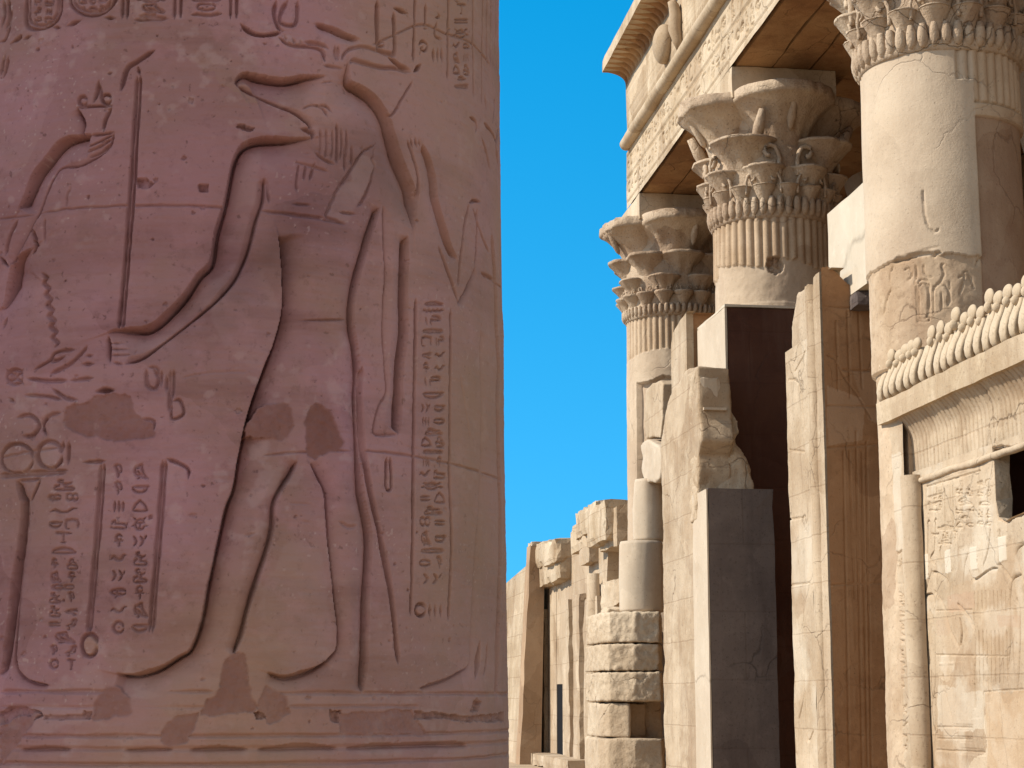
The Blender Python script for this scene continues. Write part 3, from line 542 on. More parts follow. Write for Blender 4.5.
def umbel(cx, cy, az, r0, z0, r1, z1, R0, R1, p=1.8, rim=.1, n=28, m=9, drop=.0, seed=0, scal=0.0, wear=.0, nf=9):
    """an open flower: flared bell from (r0, z0) to (r1, z1), flat rim, closed on top"""
    V, Fc = [], []; d = (sin(az), -cos(az)); rings = []
    for i in range(m+1):
        t = i/m; R = R0+(R1-R0)*t**p; c = r0+(r1-r0)*t; rings.append((c, z0+(z1-z0)*t, R))
    rings += [(r1, z1+.012, R1*1.035), (r1, z1+rim*.3, R1*1.045), (r1, z1+rim*.9, R1*1.04), (r1, z1+rim, R1*1.01), (r1, z1+rim, R1*.5)]
    for k, (c, z, R) in enumerate(rings):
        for j in range(n):
            a = 2*pi*j/n; rr = R*(1-scal*(1-abs(sin(a*nf/2)))*max(0, 1-abs(k/m-.45)*1.5))
            nz = n3((cos(a)*1.2+seed, sin(a)*1.2, z*1.5+seed))
            if k >= m: rr -= wear*max(0, nz)*2.2+R1*.22*max(0, n3((cos(a)*2.6+seed*3, sin(a)*2.6, seed))-.28)
            V.append((cx+d[0]*c+rr*sin(a), cy+d[1]*c-rr*cos(a), z-drop*(R/R1)*max(0, (sin(a)*d[0]+cos(a)*-d[1]*-1))-wear*max(0, nz)*.6*(k >= m)))
    for k in range(len(rings)-1):
        for j in range(n): Fc.append((k*n+j, k*n+(j+1) % n, (k+1)*n+(j+1) % n, (k+1)*n+j))
    Fc.append(tuple(range((len(rings)-1)*n, len(rings)*n))); return V, Fc
def bulb(cx, cy, az, r, z0, z1, w, lean=.0):
    d = (sin(az), -cos(az)); P = []; R = []
    for t in (0, .12, .35, .6, .85, 1): P.append((cx+d[0]*(r+lean*t), cy+d[1]*(r+lean*t), z0+(z1-z0)*t)); R.append(w*(.25, .75, 1.0, .95, .7, .5)[int(round(t*5)) if t not in (.12, .35, .85) else {.12: 1, .35: 2, .85: 4}[t]])
    return tube(P, R, 8)
def volute(cx, cy, az, r, z, s, side):
    d = (sin(az), -cos(az)); e = (cos(az)*side, sin(az)*side); P = []; R = []
    for i in range(13):
        t = i/12
        if t < .5: q = (0-.1*s, -1.1*s+t*2.6*s)
        else:
            a = pi-(t-.5)*2*1.5*pi; q = (.38*s+.42*s*cos(a)*(1.15-t*.5), .2*s+.42*s*sin(a)*(1.15-t*.5))
        P.append((cx+d[0]*(r+.05*s+.12*s*t)+e[0]*q[0], cy+d[1]*(r+.05*s+.12*s*t)+e[1]*q[0], z+q[1])); R.append(.13*s)
    return tube(P, R, 7)
def capital(rt, cy, kind, seed):
    cap = put('capital', lathe('capital', [(.93, 9.16), (.97, 9.17), (.99, 9.22), (.99, 9.3), (.97, 9.42), (.98, 9.6), (1.0, 9.9), (1.02, 10.3), (.9, 10.45), (.82, 10.7), (.95, 11.1), (1.0, 11.24), (.5, 11.24)], CX, cy, 64, .015), CAPST, rt)
    def fit(me):
        for v in me.vertices: v.co = Vector((CX+(v.co.x-CX)*CS, cy+(v.co.y-cy)*CS, v.co.z*CS+.03))
        return me
    fit(cap.data)
    def wear_(o, k=.016, s=.18):
        key = 'worn%g' % s
        if key not in _tex:
            t = bpy.data.textures.new(key, 'CLOUDS'); t.noise_scale = s; t.noise_depth = 3; _tex[key] = t
        d = o.modifiers.new('worn', 'DISPLACE'); d.texture = _tex[key]; d.texture_coords = 'LOCAL'; d.strength = k*2; d.mid_level = .5
        return o
    wear_(cap, .02, .3)
    def add(nm, parts): return wear_(put(nm, fit(mesh(nm, *merge(parts))), CAPST, cap, smooth=False), .02 if nm == 'large_umbel' else .012)
    rng = random.Random(seed)
    for k in range(4):
        a = k*pi/2
        w = .07 if (k == 3) else .012
        if kind == 0:
            q = add('large_umbel', [umbel(CX, cy, a, 0.52, 10.25, .74, 11.06, .44, .82, 2.6, .20, 72, 12, seed=seed+k, wear=w, scal=.07, nf=9),
                                    bulb(CX, cy, a+.02, 1.1, 10.55, 11.08, .07, .3), tube([(CX+sin(a-.5)*1.05, cy-cos(a-.5)*1.05, 10.3), (CX+sin(a-.42)*1.2, cy-cos(a-.42)*1.2, 10.6), (CX+sin(a-.36)*1.32, cy-cos(a-.36)*1.32, 10.85)], [.09, .10, .06], 8)])
        else:
            q = add('large_umbel', [umbel(CX, cy, a, .50, 10.42, .70, 11.02, .50, .82, 2.2, .20, 72, 12, seed=seed+k, wear=w+.01, scal=.07, nf=9), bulb(CX, cy, a+.15, 1.15, 10.55, 11.08, .07, .25)])
        for p in q.data.polygons: p.use_smooth = True
    if kind == 0:
        T2 = [(pi/4+k*pi/2, .62, 9.80, .84, 10.40, .34, .56, 2.2, .06) for k in range(4)]
        T3 = [(pi/8+k*pi/4, .80, 9.48, .90, 9.95, .20, .34, 2.0, .05) for k in range(8)]
        T4 = [(k*pi/8, .88, 9.34, .965, 9.66, .11, .185, 1.8, .03) for k in range(16)]
        for k in range(4):
            for s in (-1, 1):
                add('volute', [volute(CX, cy, k*pi/2+s*.17, 1.03, 10.16, .30, s)])
        vol = [volute(CX, cy, k*pi/4+s*.15, 1.05, 9.76, .20, s) for k in range(8) for s in (-1, 1)]
    else:
        T2 = [(k*pi/4, .70, 9.92, .88, 10.36, .28, .45, 2.2, .07) for k in range(8)]
        T3 = [(pi/8+k*pi/4, .82, 9.60, .93, 9.92, .20, .32, 2.0, .05) for k in range(8)]
        T4 = [(k*pi/8, .90, 9.36, .99, 9.60, .11, .19, 1.8, .05) for k in range(16)]
        vol = [volute(CX, cy, k*pi/8+s*.07, 1.03, 9.70, .12, s) for k in range(16) for s in (-1, 1)]
    for T, nm in ((T2, 'middle_umbel'), (T3, 'small_umbel')):
        for q in T:
            o = add(nm, [umbel(CX, cy, *q, n=48, m=8, seed=seed+q[0]*7, wear=.02, scal=.13, nf=7)])
    add('bud_tier', [umbel(CX, cy, *q, n=14, m=5, seed=seed) for q in T4] + vol)
    nb = 46 if kind == 0 else 54
    add('bulb_ring', [bulb(CX, cy, 2*pi*k/nb, 0.965 if kind == 0 else .975, 9.2, 9.50 if kind == 0 else 9.40, (.072 if kind == 0 else .055)*rng.uniform(.9, 1.05), .05) for k in range(nb)])
    for ch in cap.children: ch.data.polygons.foreach_set('use_smooth', [True]*len(ch.data.polygons))
    return cap
def shaft_mesh(cy, z0, z1, R0, R1, hfun, step=.022):
    n = int(2*pi*.95/step); zz = np.linspace(z0, z1, int((z1-z0)/step)); th = np.linspace(0, 2*pi, n, endpoint=False)-pi
    T, Z = np.meshgrid(th, zz, indexing='ij'); H, at = hfun(T, Z)
    R = R0+(R1-R0)*(Z-z0)/(z1-z0)+H + (vnoise(np.abs(T), Z, 1.5, int(cy), 3)-.5)*.02
    return grid_mesh('shaft', np.stack([CX+R*np.sin(T), cy-R*np.cos(T), Z], -1), closed=True, attrs=at)
def flutes(T, n, d): return d*(np.sqrt(np.clip(np.abs(np.sin(T*n/2)), 0, 1))-1)
def nz1(T, Z, s, seed): return vnoise(np.abs(T)*1.0, Z, s, seed)-.5
COLG = 'columns along the hall front'
YC = {1: 20.07, 2: 27.52, 3: 34.85}
# --- column 1: tall smooth repaired shaft, carved below, old surface with reeds on the right
c1 = root('temple_column', 'tall column at the right with smooth buff plastered shaft rising behind the cobra frieze', 'column', (CX, YC[1], 0), COLG)
p1 = col_px(YC[1])
rel1 = Relief(-1.6, 1.6, 5.0, 9.3, .011)
def s1(pts, **k): rel1.stroke([(lambda t: (t[0]*.95, t[1]))(p1(*p)) for p in pts], **k)
def P1(reg, pts): x, y, s = reg; return [(x+a*s, y+b*s) for a, b in pts]
W1 = (860, 250, .2343)
for q in ([(235, 150), (250, 130), (275, 130), (290, 150), (293, 280), (280, 305), (250, 305), (237, 285), (235, 150)], [(245, 160), (262, 142), (282, 160), (284, 275), (265, 292), (248, 275), (245, 160)], [(310, 285), (310, 170), (345, 150), (375, 170), (375, 240)], [(305, 160), (335, 140), (355, 100), (345, 70), (360, 50)], [(270, 60), (265, 90), (285, 115), (310, 110)], [(230, 60), (235, 100), (225, 150)], [(130, 70), (115, 110), (120, 150)], [(90, 280), (105, 210), (125, 160)], [(175, 90), (200, 80), (215, 110), (190, 130)], [(380, 130), (385, 230)], [(420, 120), (445, 110), (425, 195)], [(440, 100), (460, 95), (490, 170)], [(500, 70), (505, 45), (520, 38), (530, 60)], [(345, 170), (343, 260)]):
    s1(P1(W1, q), D=.020, wb=.013, n=4)
s1(P1(W1, [(130, 52), (180, 40), (240, 22), (300, 18), (345, 14)]), D=.05, wb=.03, wf=.03, jag=.006)
s1([(922, 190), (925, 220), (933, 232), (940, 228)], D=.02, wb=.015, jag=.004); s1([(894, 262), (905, 256), (925, 250), (942, 246)], D=.01, wb=.012)
ga, gb = rel1.a/.95, rel1.b
def h1(T, Z):
    H = np.zeros_like(T); rep = np.zeros_like(T); pal = np.zeros_like(T)
    te, _ = p1(978, 160); tl, _ = p1(955, 60); t2, _ = p1(972, 60)
    old = (T > te+.02*nz1(T, Z, 6, 3)) & (T < 2.6)
    pair = (T > tl) & (T <= te) & (Z > p1(965, 78)[1])
    reeds = Z > p1(1000, 103)[1]
    H = np.where(old, -.045, 0) ; H = np.where((old & reeds) | pair, flutes(T, 46, .045)-.005, H)
    zr = p1(1000, 105)[1]; H = np.where(old & (Z < zr) & (Z > zr-.16), .0, H)
    back = np.abs(T) > 1.65
    H = np.where(back & reeds & ~old, flutes(T, 46, .045), H)
    rep = np.where(old & (Z < zr-.16), .75, 0)*(.6+.8*nz1(T, Z, 2, 7)+.2)
    # smooth plaster above, rough old stone below the crack
    zc = p1(925, 256)[1]; low = Z < zc+.12*nz1(T, Z, 2, 5); H = np.where(low & ~old, H-.03+.02*nz1(T, Z, 8, 6), H); H = np.where(Z < 5.35, H-.05, H)
    pal = np.where(~low & ~old, .5, 0)+.2*nz1(T, Z, 1.5, 8)
    i = np.clip(((T-ga[0])/(ga[1]-ga[0])).astype(int), 0, len(ga)-1); j = np.clip(((Z-gb[0])/(gb[1]-gb[0])).astype(int), 0, len(gb)-1)
    ok = (T > ga[0]) & (T < ga[-1]) & (Z > gb[0]); H = H+np.where(ok, rel1.H[i, j], 0)
    return H, {'repair': np.clip(rep, 0, 1), 'pale': np.clip(pal, 0, 1)}
put('shaft', shaft_mesh(YC[1], 0, 9.08, .975, .94, h1, .014), COLM, c1)
capital(c1, YC[1], 0, 3)
# --- column 2: composite capital, reeds, smooth repaired neck on a square modern pier
c2 = root('temple_column', 'column with large umbel capital and smooth neck resting on the square dark pier', 'column', (CX, YC[2], 0), COLG)
p2 = col_px(YC[2])
def h2(T, Z):
    zl = 8.29+.10*np.sign(np.sin(T*5+1))*(np.abs(nz1(T, Z*0, 1.4, 2))*3)+.08*nz1(T, Z, 5, 4); reeds = Z > zl
    H = np.where(reeds, flutes(T, 42, .06)+.01, -.025+.02*nz1(T, Z, 6, 5)); hole = np.hypot(T-p2(775, 265)[0], (Z-p2(775, 265)[1])/1.0) < .13+.1*nz1(T, Z, 9, 8)
    H = np.where(hole, H-.10-.1*nz1(T, Z, 20, 9), H); H = np.where((Z < 7.68), H+.01, H)
    return H, {'repair': np.where(hole, .5, 0.0), 'pale': np.where(reeds, 0, .45)}
put('shaft', shaft_mesh(YC[2], 7.60, 9.08, .96, .94, h2, .016), COLM, c2)
capital(c2, YC[2], 0, 11)
# --- column 3: furthest, full reeds, broken lower shaft
c3 = root('temple_column', 'furthest column with reeded neck and tiered flower capital against the blue sky', 'column', (CX, YC[3], 0), COLG)
p3 = col_px(YC[3])
def h3(T, Z):
    zl = 8.29+.14*nz1(T, Z*0, 1.3, 12)*2; reeds = Z > zl; H = np.where(reeds, flutes(T, 46, .055), -.0+.015*nz1(T, Z, 6, 15))
    core = Z < 7.68+.5*nz1(T, Z*0, 1.7, 16); far = T > -1.1
    H = np.where(core & far, H-.12+.06*nz1(T, Z, 3, 17), H)
    return H, {'repair': np.where(core & far, .35, 0.0), 'pale': np.where(reeds, 0, .4)}
put('shaft', shaft_mesh(YC[3], 0, 9.08, .98, .94, h3, .02), COLM, c3)
capital(c3, YC[3], 1, 23)
# abacus blocks carry the beam
for c, k in ((c1, 1), (c2, 2), (c3, 3)):
    put('abacus', rough_box('abacus', 7.0, 8.7, YC[k]-.9, YC[k]+.9, 10.95, 11.468, .2, .008, .012, k), SAND, c)

# ------------------------------------------------------------------ support pier under column 2
pr = root('support_pier', 'smooth square pier with shade-darkened sides holding up the middle column', 'pier', (7.8, 27.5, 0))
put('pier_body', rough_box('pier_body', 6.84, 8.8, 26.6, 28.42, 0, 7.56, .3, .004, .01, 5), SHADE_DARK, pr)
put('front_facing', rough_box('front_facing', 6.80, 6.838, 26.6, 28.42, 0, 7.56, .3, .003, .004, 6), RENEW, pr)
put('top_slab', rough_box('top_slab', 6.8, 8.82, 26.58, 28.44, 7.562, 7.61, .3, .006, .015, 7), WHITE, pr)

# ------------------------------------------------------------------ entablature: beam, torus, winged-disc cavetto, cornice
en = root('entablature', 'great carved stone beam with winged disc cornice resting on the hall columns', 'entablature', (7.5, 27, 11.5))
Y0, Y1 = 16.0, 35.2
def plane_mesh(rel, X, keep=None, attrs=None, sgn=-1):
    P = np.stack([X-rel.H*1.0, -rel.A, rel.B], -1); return grid_mesh('panel', P, attrs=attrs if attrs is not None else rel.at, keep=keep)
def tfx(X):
    def f(u, v):
        y, z = onX(u, v, X); return -y, z
    return f
bz0, bz1 = 11.47, 12.66
rb = Relief(-Y1, -Y0, bz0, bz1, .02)
rb.H += (vnoise(rb.A, rb.B, 1.3, 71)-.5)*.03
for zz in (11.60, 12.05, 12.10, 12.56): rb.stroke([(-Y1, zz), (-27, zz), (-Y0, zz)], D=.04, wb=.02, n=1)
rr_ = random.Random(5)
for row0, rowh in ((11.65, .36), (12.15, .37)):
    a = -Y1+.1
    while a < -Y0-.3:
        w = rr_.uniform(.22, .42); gl = rr_.choice(GLYPHS)
        for st in gl: rb.stroke([(a+p[0]*w*.85, row0+p[1]*rowh) for p in st], D=.05, wb=.022, n=2, taper=.02)
        a += w
put('beam_face', plane_mesh(rb, 7.0), SAND, en)
for i, (xa, xb) in enumerate(((7.08, 7.66), (7.68, 8.28), (8.30, 8.95))):
    for j, (ya, yb) in enumerate(((Y0, 20.07), (20.09, 27.52), (27.54, Y1-.01))):
        put('beam_block', rough_box('beam_block', xa, xb, ya, yb, bz0+.002, bz1+(.2 if i else -.002), .4, .008, .02, 11*i+j), SOFFIT, en)
# torus
def ybar(prof, ya, yb, n=60, amp=.01, seed=0, name='bar', wear=0.0):
    P = np.zeros((n+1, len(prof), 3))
    for i in range(n+1):
        y = ya+(yb-ya)*i/n
        for j, (x, z) in enumerate(prof):
            k = n3((x*2+seed, y*1.1, z*2)); P[i, j] = (x+k*amp+max(0, k)*wear, y, z+n3((x*2, y*1.1+9, z*2+seed))*amp)
    return grid_mesh(name, P[:, ::-1])
def xyb(name, prof, ya, yb, **k):
    me = ybar(prof, ya, yb, name=name, **k); return me
put('torus_moulding', ybar([(6.95+.14*cos(radians(a)), 12.77+.13*sin(radians(a))) for a in range(0, 361, 24)], Y0, Y1-.25, 120, .012, name='torus_moulding'), SAND, en)
# cavetto with feather carving
rc = Relief(-Y1+.1, -Y0, 0, 1.62, .025)
rc.H += (vnoise(rc.A, rc.B, 1.2, 73)-.5)*.03
yd = 31.2
for k in range(150):
    a = -Y1+.15+k*.125
    rc.stroke([(a, .06), (a+.05, .16), (a+.12, .30)], D=.06, wb=.035, n=2)
for k in range(40):
    for sgn in (-1, 1):
        a0 = -yd+sgn*(.5+k*.12)
        if -Y1+.2 < a0 < -Y0: rc.stroke([(a0, .52), (a0+sgn*.05, .78)], D=.02, wb=.02, n=1)
for zz in (.34, .5, .86): rc.stroke([(-Y1+.2, zz), (-25, zz), (-Y0, zz)], D=.016, wb=.02, n=1)
ribs = rc.B > 1.02
rc.H = np.where(ribs, rc.H-.11*np.abs(np.sin(rc.A*pi/.27))**4*np.clip((rc.B-1.04)/.08, 0, 1), rc.H)
qt = np.clip((rc.B-1.02)/.60, 0, 1)*pi/2
cz = 12.88+np.minimum(rc.B, 1.02)*1.16+.28*np.sin(qt)**.8
cx = 7.0-np.minimum(rc.B, 1.02)*.02-.46*(1-np.cos(qt))
PC = np.stack([cx-rc.H*np.cos(qt), -rc.A, cz-rc.H*np.sin(qt)*-1.0], -1); PC[..., 2] = np.where(qt > 0, cz+rc.H*-1.0*np.sin(qt), PC[..., 2]); kb = int(1.02/rc.st)
put('cavetto', grid_mesh('cavetto', PC[:, :kb+1]), SAND, en); put('painted_ribs', grid_mesh('painted_ribs', PC[:, kb:]), SOFFIT, en)
put('cavetto_core', rough_box('cavetto_core', 7.08, 8.9, Y0, Y1-.18, 12.87, 14.3, .4, .02, .05, 3), SAND, en)
put('cornice_fascia', rough_box('cornice_fascia', 6.50, 8.6, Y0, Y1-.05, 14.345, 14.60, .16, .008, .018, 4), SAND, en)
# the winged disc: a bulging sun with a rearing cobra on each side
V, Fc = [], []
def ellipsoid(c, r, n=20, m=12):
    V = []; Fc = []
    for i in range(m+1):
        f = pi*i/m
        for j in range(n): t = 2*pi*j/n; V.append((c[0]+r[0]*sin(f)*cos(t), c[1]+r[1]*sin(f)*sin(t), c[2]+r[2]*cos(f)))
    for i in range(m):
        for j in range(n): Fc.append((i*n+j, (i+1)*n+j, (i+1)*n+(j+1) % n, i*n+(j+1) % n))
    return V, Fc
wd = put('sun_disc', mesh('sun_disc', *ellipsoid((6.93, yd, 13.52), (.20, .36, .37))), SAND, en, smooth=True)
for s in (-1,):
    y = yd+s*1.15; P = [(6.97, y+s*.05, 12.98), (6.93, y+s*.02, 13.15), (6.89, y-s*.02, 13.38), (6.91, y-s*.0, 13.6), (6.87, y, 13.8), (6.82, y, 13.9)]
    put('cobra', mesh('cobra', *tube(P, [.07, .10, .13, .12, .10, .07], 10, 1.0, (0, 1, 0))), SAND, en, smooth=True)
# ------------------------------------------------------------------ the roofed hall behind
hl = root('hall', 'roofed stone hall in deep shade behind the front columns', 'hall', (11.5, 26, 0))
for j in range(8):
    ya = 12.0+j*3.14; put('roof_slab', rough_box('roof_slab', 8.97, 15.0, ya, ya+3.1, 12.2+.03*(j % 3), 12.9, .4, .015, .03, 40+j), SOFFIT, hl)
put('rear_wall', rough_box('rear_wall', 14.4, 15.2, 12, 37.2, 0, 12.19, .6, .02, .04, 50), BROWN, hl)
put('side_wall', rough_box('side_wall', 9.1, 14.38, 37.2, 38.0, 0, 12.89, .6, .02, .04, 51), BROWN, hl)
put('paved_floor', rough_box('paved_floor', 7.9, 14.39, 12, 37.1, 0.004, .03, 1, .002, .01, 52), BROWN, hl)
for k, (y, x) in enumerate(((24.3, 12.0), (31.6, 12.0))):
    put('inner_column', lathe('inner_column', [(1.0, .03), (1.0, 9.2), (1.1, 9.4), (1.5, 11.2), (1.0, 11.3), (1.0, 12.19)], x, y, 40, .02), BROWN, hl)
# ================================================================== near screen wall with cobra frieze
sw = root('screen_wall', 'sunlit carved screen wall at lower right crowned by a row of cobras', 'screen wall', (7.3, 16.5, 0))
WY1, WY0 = 20.06, 12.6; XP = 7.10
rp = Relief(-19.45, -14.6, .0, 4.12, .0085); tfp = tfx(XP)
rp.H += (vnoise(rp.A, rp.B, 1.1, 81)-.5)*.03+(vnoise(rp.A, rp.B, 7, 82)-.5)*.012
UU, VV = (880, 420, .2345), (880, 590, .2319)
def sp(reg, pts, **k): rp.stroke([tfp(*p) for p in P1(reg, pts)], **k)
for q in ([(195, 290), (196, 390)], [(275, 285), (278, 530)], [(310, 275), (312, 480)], [(350, 270), (352, 470)], [(240, 285), (242, 400)], [(195, 285), (430, 215)], [(200, 330), (265, 312)], [(200, 360), (265, 345)]): sp(UU, q, D=.022, wb=.010, n=1)
text_block(rp, tfp, 927, 494, 943, 512, 3, 7, .022, .0095, 41); text_block(rp, tfp, 954, 488, 975, 530, 2, 9, .022, .0095, 42); text_block(rp, tfp, 930, 525, 960, 548, 3, 9, .022, .0095, 43); text_block(rp, tfp, 976, 478, 992, 530, 2, 10, .022, .0095, 44)
for q in ([(200, 450), (207, 428), (214, 440)], [(228, 440), (237, 420), (243, 435)], [(205, 440), (203, 540), (200, 640)], [(236, 430), (232, 540), (228, 570)], [(230, 560), (215, 590), (235, 620)], [(265, 520), (255, 560), (262, 600)]): sp(UU, q, D=.03, wb=.011, n=3)
FIG = dict(D=.05, wb=.013, wf=.022, n=5, jag=.0006)
for q in ([(375, 570), (360, 620), (355, 712)], [(470, 465), (455, 560), (438, 625)], [(510, 465), (503, 610)], [(222, 640), (205, 690), (190, 768)], [(614, 530), (590, 545), (580, 575), (592, 620), (614, 690)], [(600, 660), (565, 680), (552, 768)], [(222, 645), (250, 655), (290, 690), (300, 768)], [(380, 640), (400, 680), (460, 640), (500, 630)], [(500, 610), (530, 640), (560, 680)]): sp(UU, q, **FIG)
for q in ([(235, 0), (270, 60), (290, 130), (310, 190), (345, 250)], [(190, 0), (195, 100), (205, 200), (215, 320)], [(215, 80), (235, 170), (238, 280), (238, 400), (225, 480)], [(405, 160), (412, 200), (410, 300), (408, 380), (415, 510)], [(450, 280), (465, 360), (485, 450)], [(272, 360), (290, 470), (312, 560), (315, 595)], [(405, 400), (412, 515)], [(560, 0), (562, 200), (552, 330)], [(590, 30), (602, 100), (600, 300), (592, 440)], [(345, 240), (350, 180), (340, 120)], [(405, 170), (380, 120), (330, 60)], [(195, 20), (225, 20), (240, 60)], [(235, 430), (240, 520), (238, 620)]): sp(VV, q, **FIG)
for x in range(420, 556, 17): sp(VV, [(x, 0), (x+2, 95)], D=.022, wb=.011, n=1); sp(VV, [(x+6, 170), (x+10, 410)], D=.022, wb=.011, n=1)
for q in ([(445, 440), (520, 435), (621, 428)], [(445, 440), (455, 560), (460, 690)], [(240, 690), (455, 697)], [(245, 590), (400, 592)], [(245, 640), (400, 645)], [(405, 0), (405, 165)], [(240, 280), (560, 285)], [(240, 90), (400, 85)]): sp(VV, q, D=.018, wb=.009, n=2, jag=.002)
for q in ([(178, 580), (205, 573), (206, 675), (181, 680)], [(275, 560), (301, 550), (304, 650), (279, 656)], [(382, 545), (412, 540), (416, 635), (388, 641)], [(503, 500), (536, 494), (541, 600), (508, 606)]): rp.paint('pale', [tfp(*p) for p in P1(UU, q)], 1.0, .02, 12, 3, dh=0.004)
for i, (q, v) in enumerate((([(290, 25), (400, 10), (405, 85), (295, 95)], .9), ([(240, 130), (290, 130), (300, 190), (245, 200)], .4), ([(500, 115), (600, 110), (600, 160), (510, 165)], .7))): rp.paint('repair', [tfp(*p) for p in P1(VV, q)], v, .06, 6, i)
for i, (q, v) in enumerate((([(455, 445), (640, 430), (640, 900), (460, 860), (462, 690)], .9), ([(415, 120), (480, 118), (500, 165), (415, 165)], .6), ([(200, 600), (320, 560), (330, 800), (200, 800)], .35), ([(500, 640), (614, 600), (700, 1000), (420, 900), (300, 700)], .45))): rp.paint('ochre', [tfp(*p) for p in P1(VV if i < 3 else UU, q)], v, .12, 5, 9+i)
rp.paint('pale', [tfp(*p) for p in P1(VV, [(250, 410), (440, 440), (450, 600), (250, 600)])], .55, .1, 5, 21)
rp.at['pale'] = np.maximum(rp.at['pale'], np.clip((vnoise(rp.A, rp.B, 3, 91)-.55)*4, 0, .5)); rp.at['ochre'] = np.maximum(rp.at['ochre'], np.clip((vnoise(rp.A, rp.B, 1.3, 92)-.56)*4, 0, .5))
hole = [tfp(*p) for p in ((993.5, 449), (1000, 448), (1008, 449), (1016, 448), (1030, 446), (1046, 440), (1060, 480), (1046, 500), (1022, 513), (1012, 517), (1006, 521), (999, 517), (996, 500), (995, 475))]
W, ins = rp.mask(hole, .03, 14, 4); HM = np.zeros_like(rp.H, bool); HM[W] = ins
near_h = HM.copy()
for dx in (-3, -2, -1, 0, 1, 2, 3):
    for dy in (-3, -2, -1, 0, 1, 2, 3): near_h |= np.roll(np.roll(HM, dx, 0), dy, 1)
rp.H = np.where(near_h, rp.H-.02-.03*vnoise(rp.A, rp.B, 14, 95), rp.H); rp.at['repair'] = np.where(near_h & ~HM, .5, rp.at['repair'])
keep = ~(HM[:-1, :-1] | HM[1:, :-1] | HM[1:, 1:] | HM[:-1, 1:])
put('plain_panel', rough_box('plain_panel', XP+.003, XP+.06, WY0, 14.6, 0, 4.12, .2, .01, .004, 69), PANEL, sw)
put('relief_panel', plane_mesh(rp, XP, keep=keep), PANEL, sw)
# thickness of the wall round the broken opening
hy = [-p[0] for p in hole]; hz = [p[1] for p in hole]; yl, yr_, zb, zt = max(hy)+.02, min(hy)-.02, min(hz)-.02, max(hz)+.03
for i, (ya, yb, za, zb_) in enumerate(((yl, 20.04, 0, 5.0), (WY0, yr_, 0, 5.0), (yr_+.004, yl-.004, 0, zb), (yr_+.004, yl-.004, zt, 5.0))):
    put('wall_block', rough_box('wall_block', 7.17, 7.27, ya, yb, za, zb_, .25, .01, .03, 60+i), PANEL, sw)
for i, (ya, yb, za, zb_) in enumerate(((yl+.41, 20.03, 0, 4.99), (WY0+.01, yr_-.41, 0, 4.99), (yr_-.405, yl+.405, 0, zb-.41), (yr_-.405, yl+.405, zt+.41, 4.99))):
    put('rear_block', rough_box('rear_block', 7.28, 8.1, ya, yb, za, zb_, .4, .008, .02, 160+i), PANEL, sw)
put('opening_dark_box', mesh('opening_dark_box', [(x, y_, z_) for x in (7.275, 8.04) for y_ in (yl+.4, yr_-.4) for z_ in (zb-.4, zt+.4)], [(4, 5, 7, 6), (0, 4, 6, 2), (1, 3, 7, 5), (0, 1, 5, 4), (2, 6, 7, 3)]), SHADE_DARK, sw)  # closed box added behind the opening to keep it black
ringp = [(Vector((7.10, -a, b)), Vector((7.24+.05*random.random(), -a+random.uniform(-.03, .03), b+random.uniform(-.03, .03)))) for a, b in hole]
V = [p for q in ringp for p in q]; n = len(ringp)
put('broken_edge', mesh('broken_edge', V, [(2*i, 2*i+1, 2*((i+1) % n)+1, 2*((i+1) % n)) for i in range(n)]), ROCK, sw)
# frame: corner strip, round mouldings
rs = Relief(-20.06, -19.46, 0, 4.74, .012); rs.H += (vnoise(rs.A, rs.B, 2, 84)-.5)*.03
tfs = tfx(7.0)
text_block(rs, tfs, 892, 548, 904, 566, 2, 16, .03, .012, 46); text_block(rs, tfs, 891, 592, 907, 690, 1, 14, .03, .012, 47); text_block(rs, tfs, 895, 700, 909, 830, 1, 17, .03, .012, 48)
for q in ([(889, 562), (907, 562)], [(890, 585), (908, 583)], [(893, 668), (911, 667)], [(905, 500), (909, 660), (912, 800)]): rs.stroke([tfs(*p) for p in q], D=.012, wb=.012, n=1)
rs.paint('pale', [tfs(*p) for p in ((886, 455), (901, 452), (904, 548), (889, 552))], .6, .05, 8, 3); rs.at['ochre'] = np.clip((vnoise(rs.A, rs.B, 1.5, 96)-.5)*3, 0, .5)
put('corner_strip', plane_mesh(rs, 7.0), PANEL, sw)
put('corner_block', rough_box('corner_block', 7.07, 7.275, 19.47, 20.06, 0, 4.73, .3, .008, .012, 64), PANEL, sw)
zc = np.linspace(0, 4.06, 60)
Pt = np.array([[(7.04-.13*cos(radians(a))+.012*n3((z*2, a*.01, 3)), 19.31+.15*sin(radians(a))+.01*n3((z*1.5, 5, a*.01)), z) for z in zc] for a in range(-110, 111, 15)])
put('upright_torus', grid_mesh('upright_torus', Pt[::-1]), PANEL, sw)
put('upper_torus', ybar([(7.10+.04*cos(radians(a)), 4.0+.035*sin(radians(a))) for a in range(0, 361, 24)], WY0, 19.4, 220, .03, name='upper_torus', wear=.02), PANEL, sw)
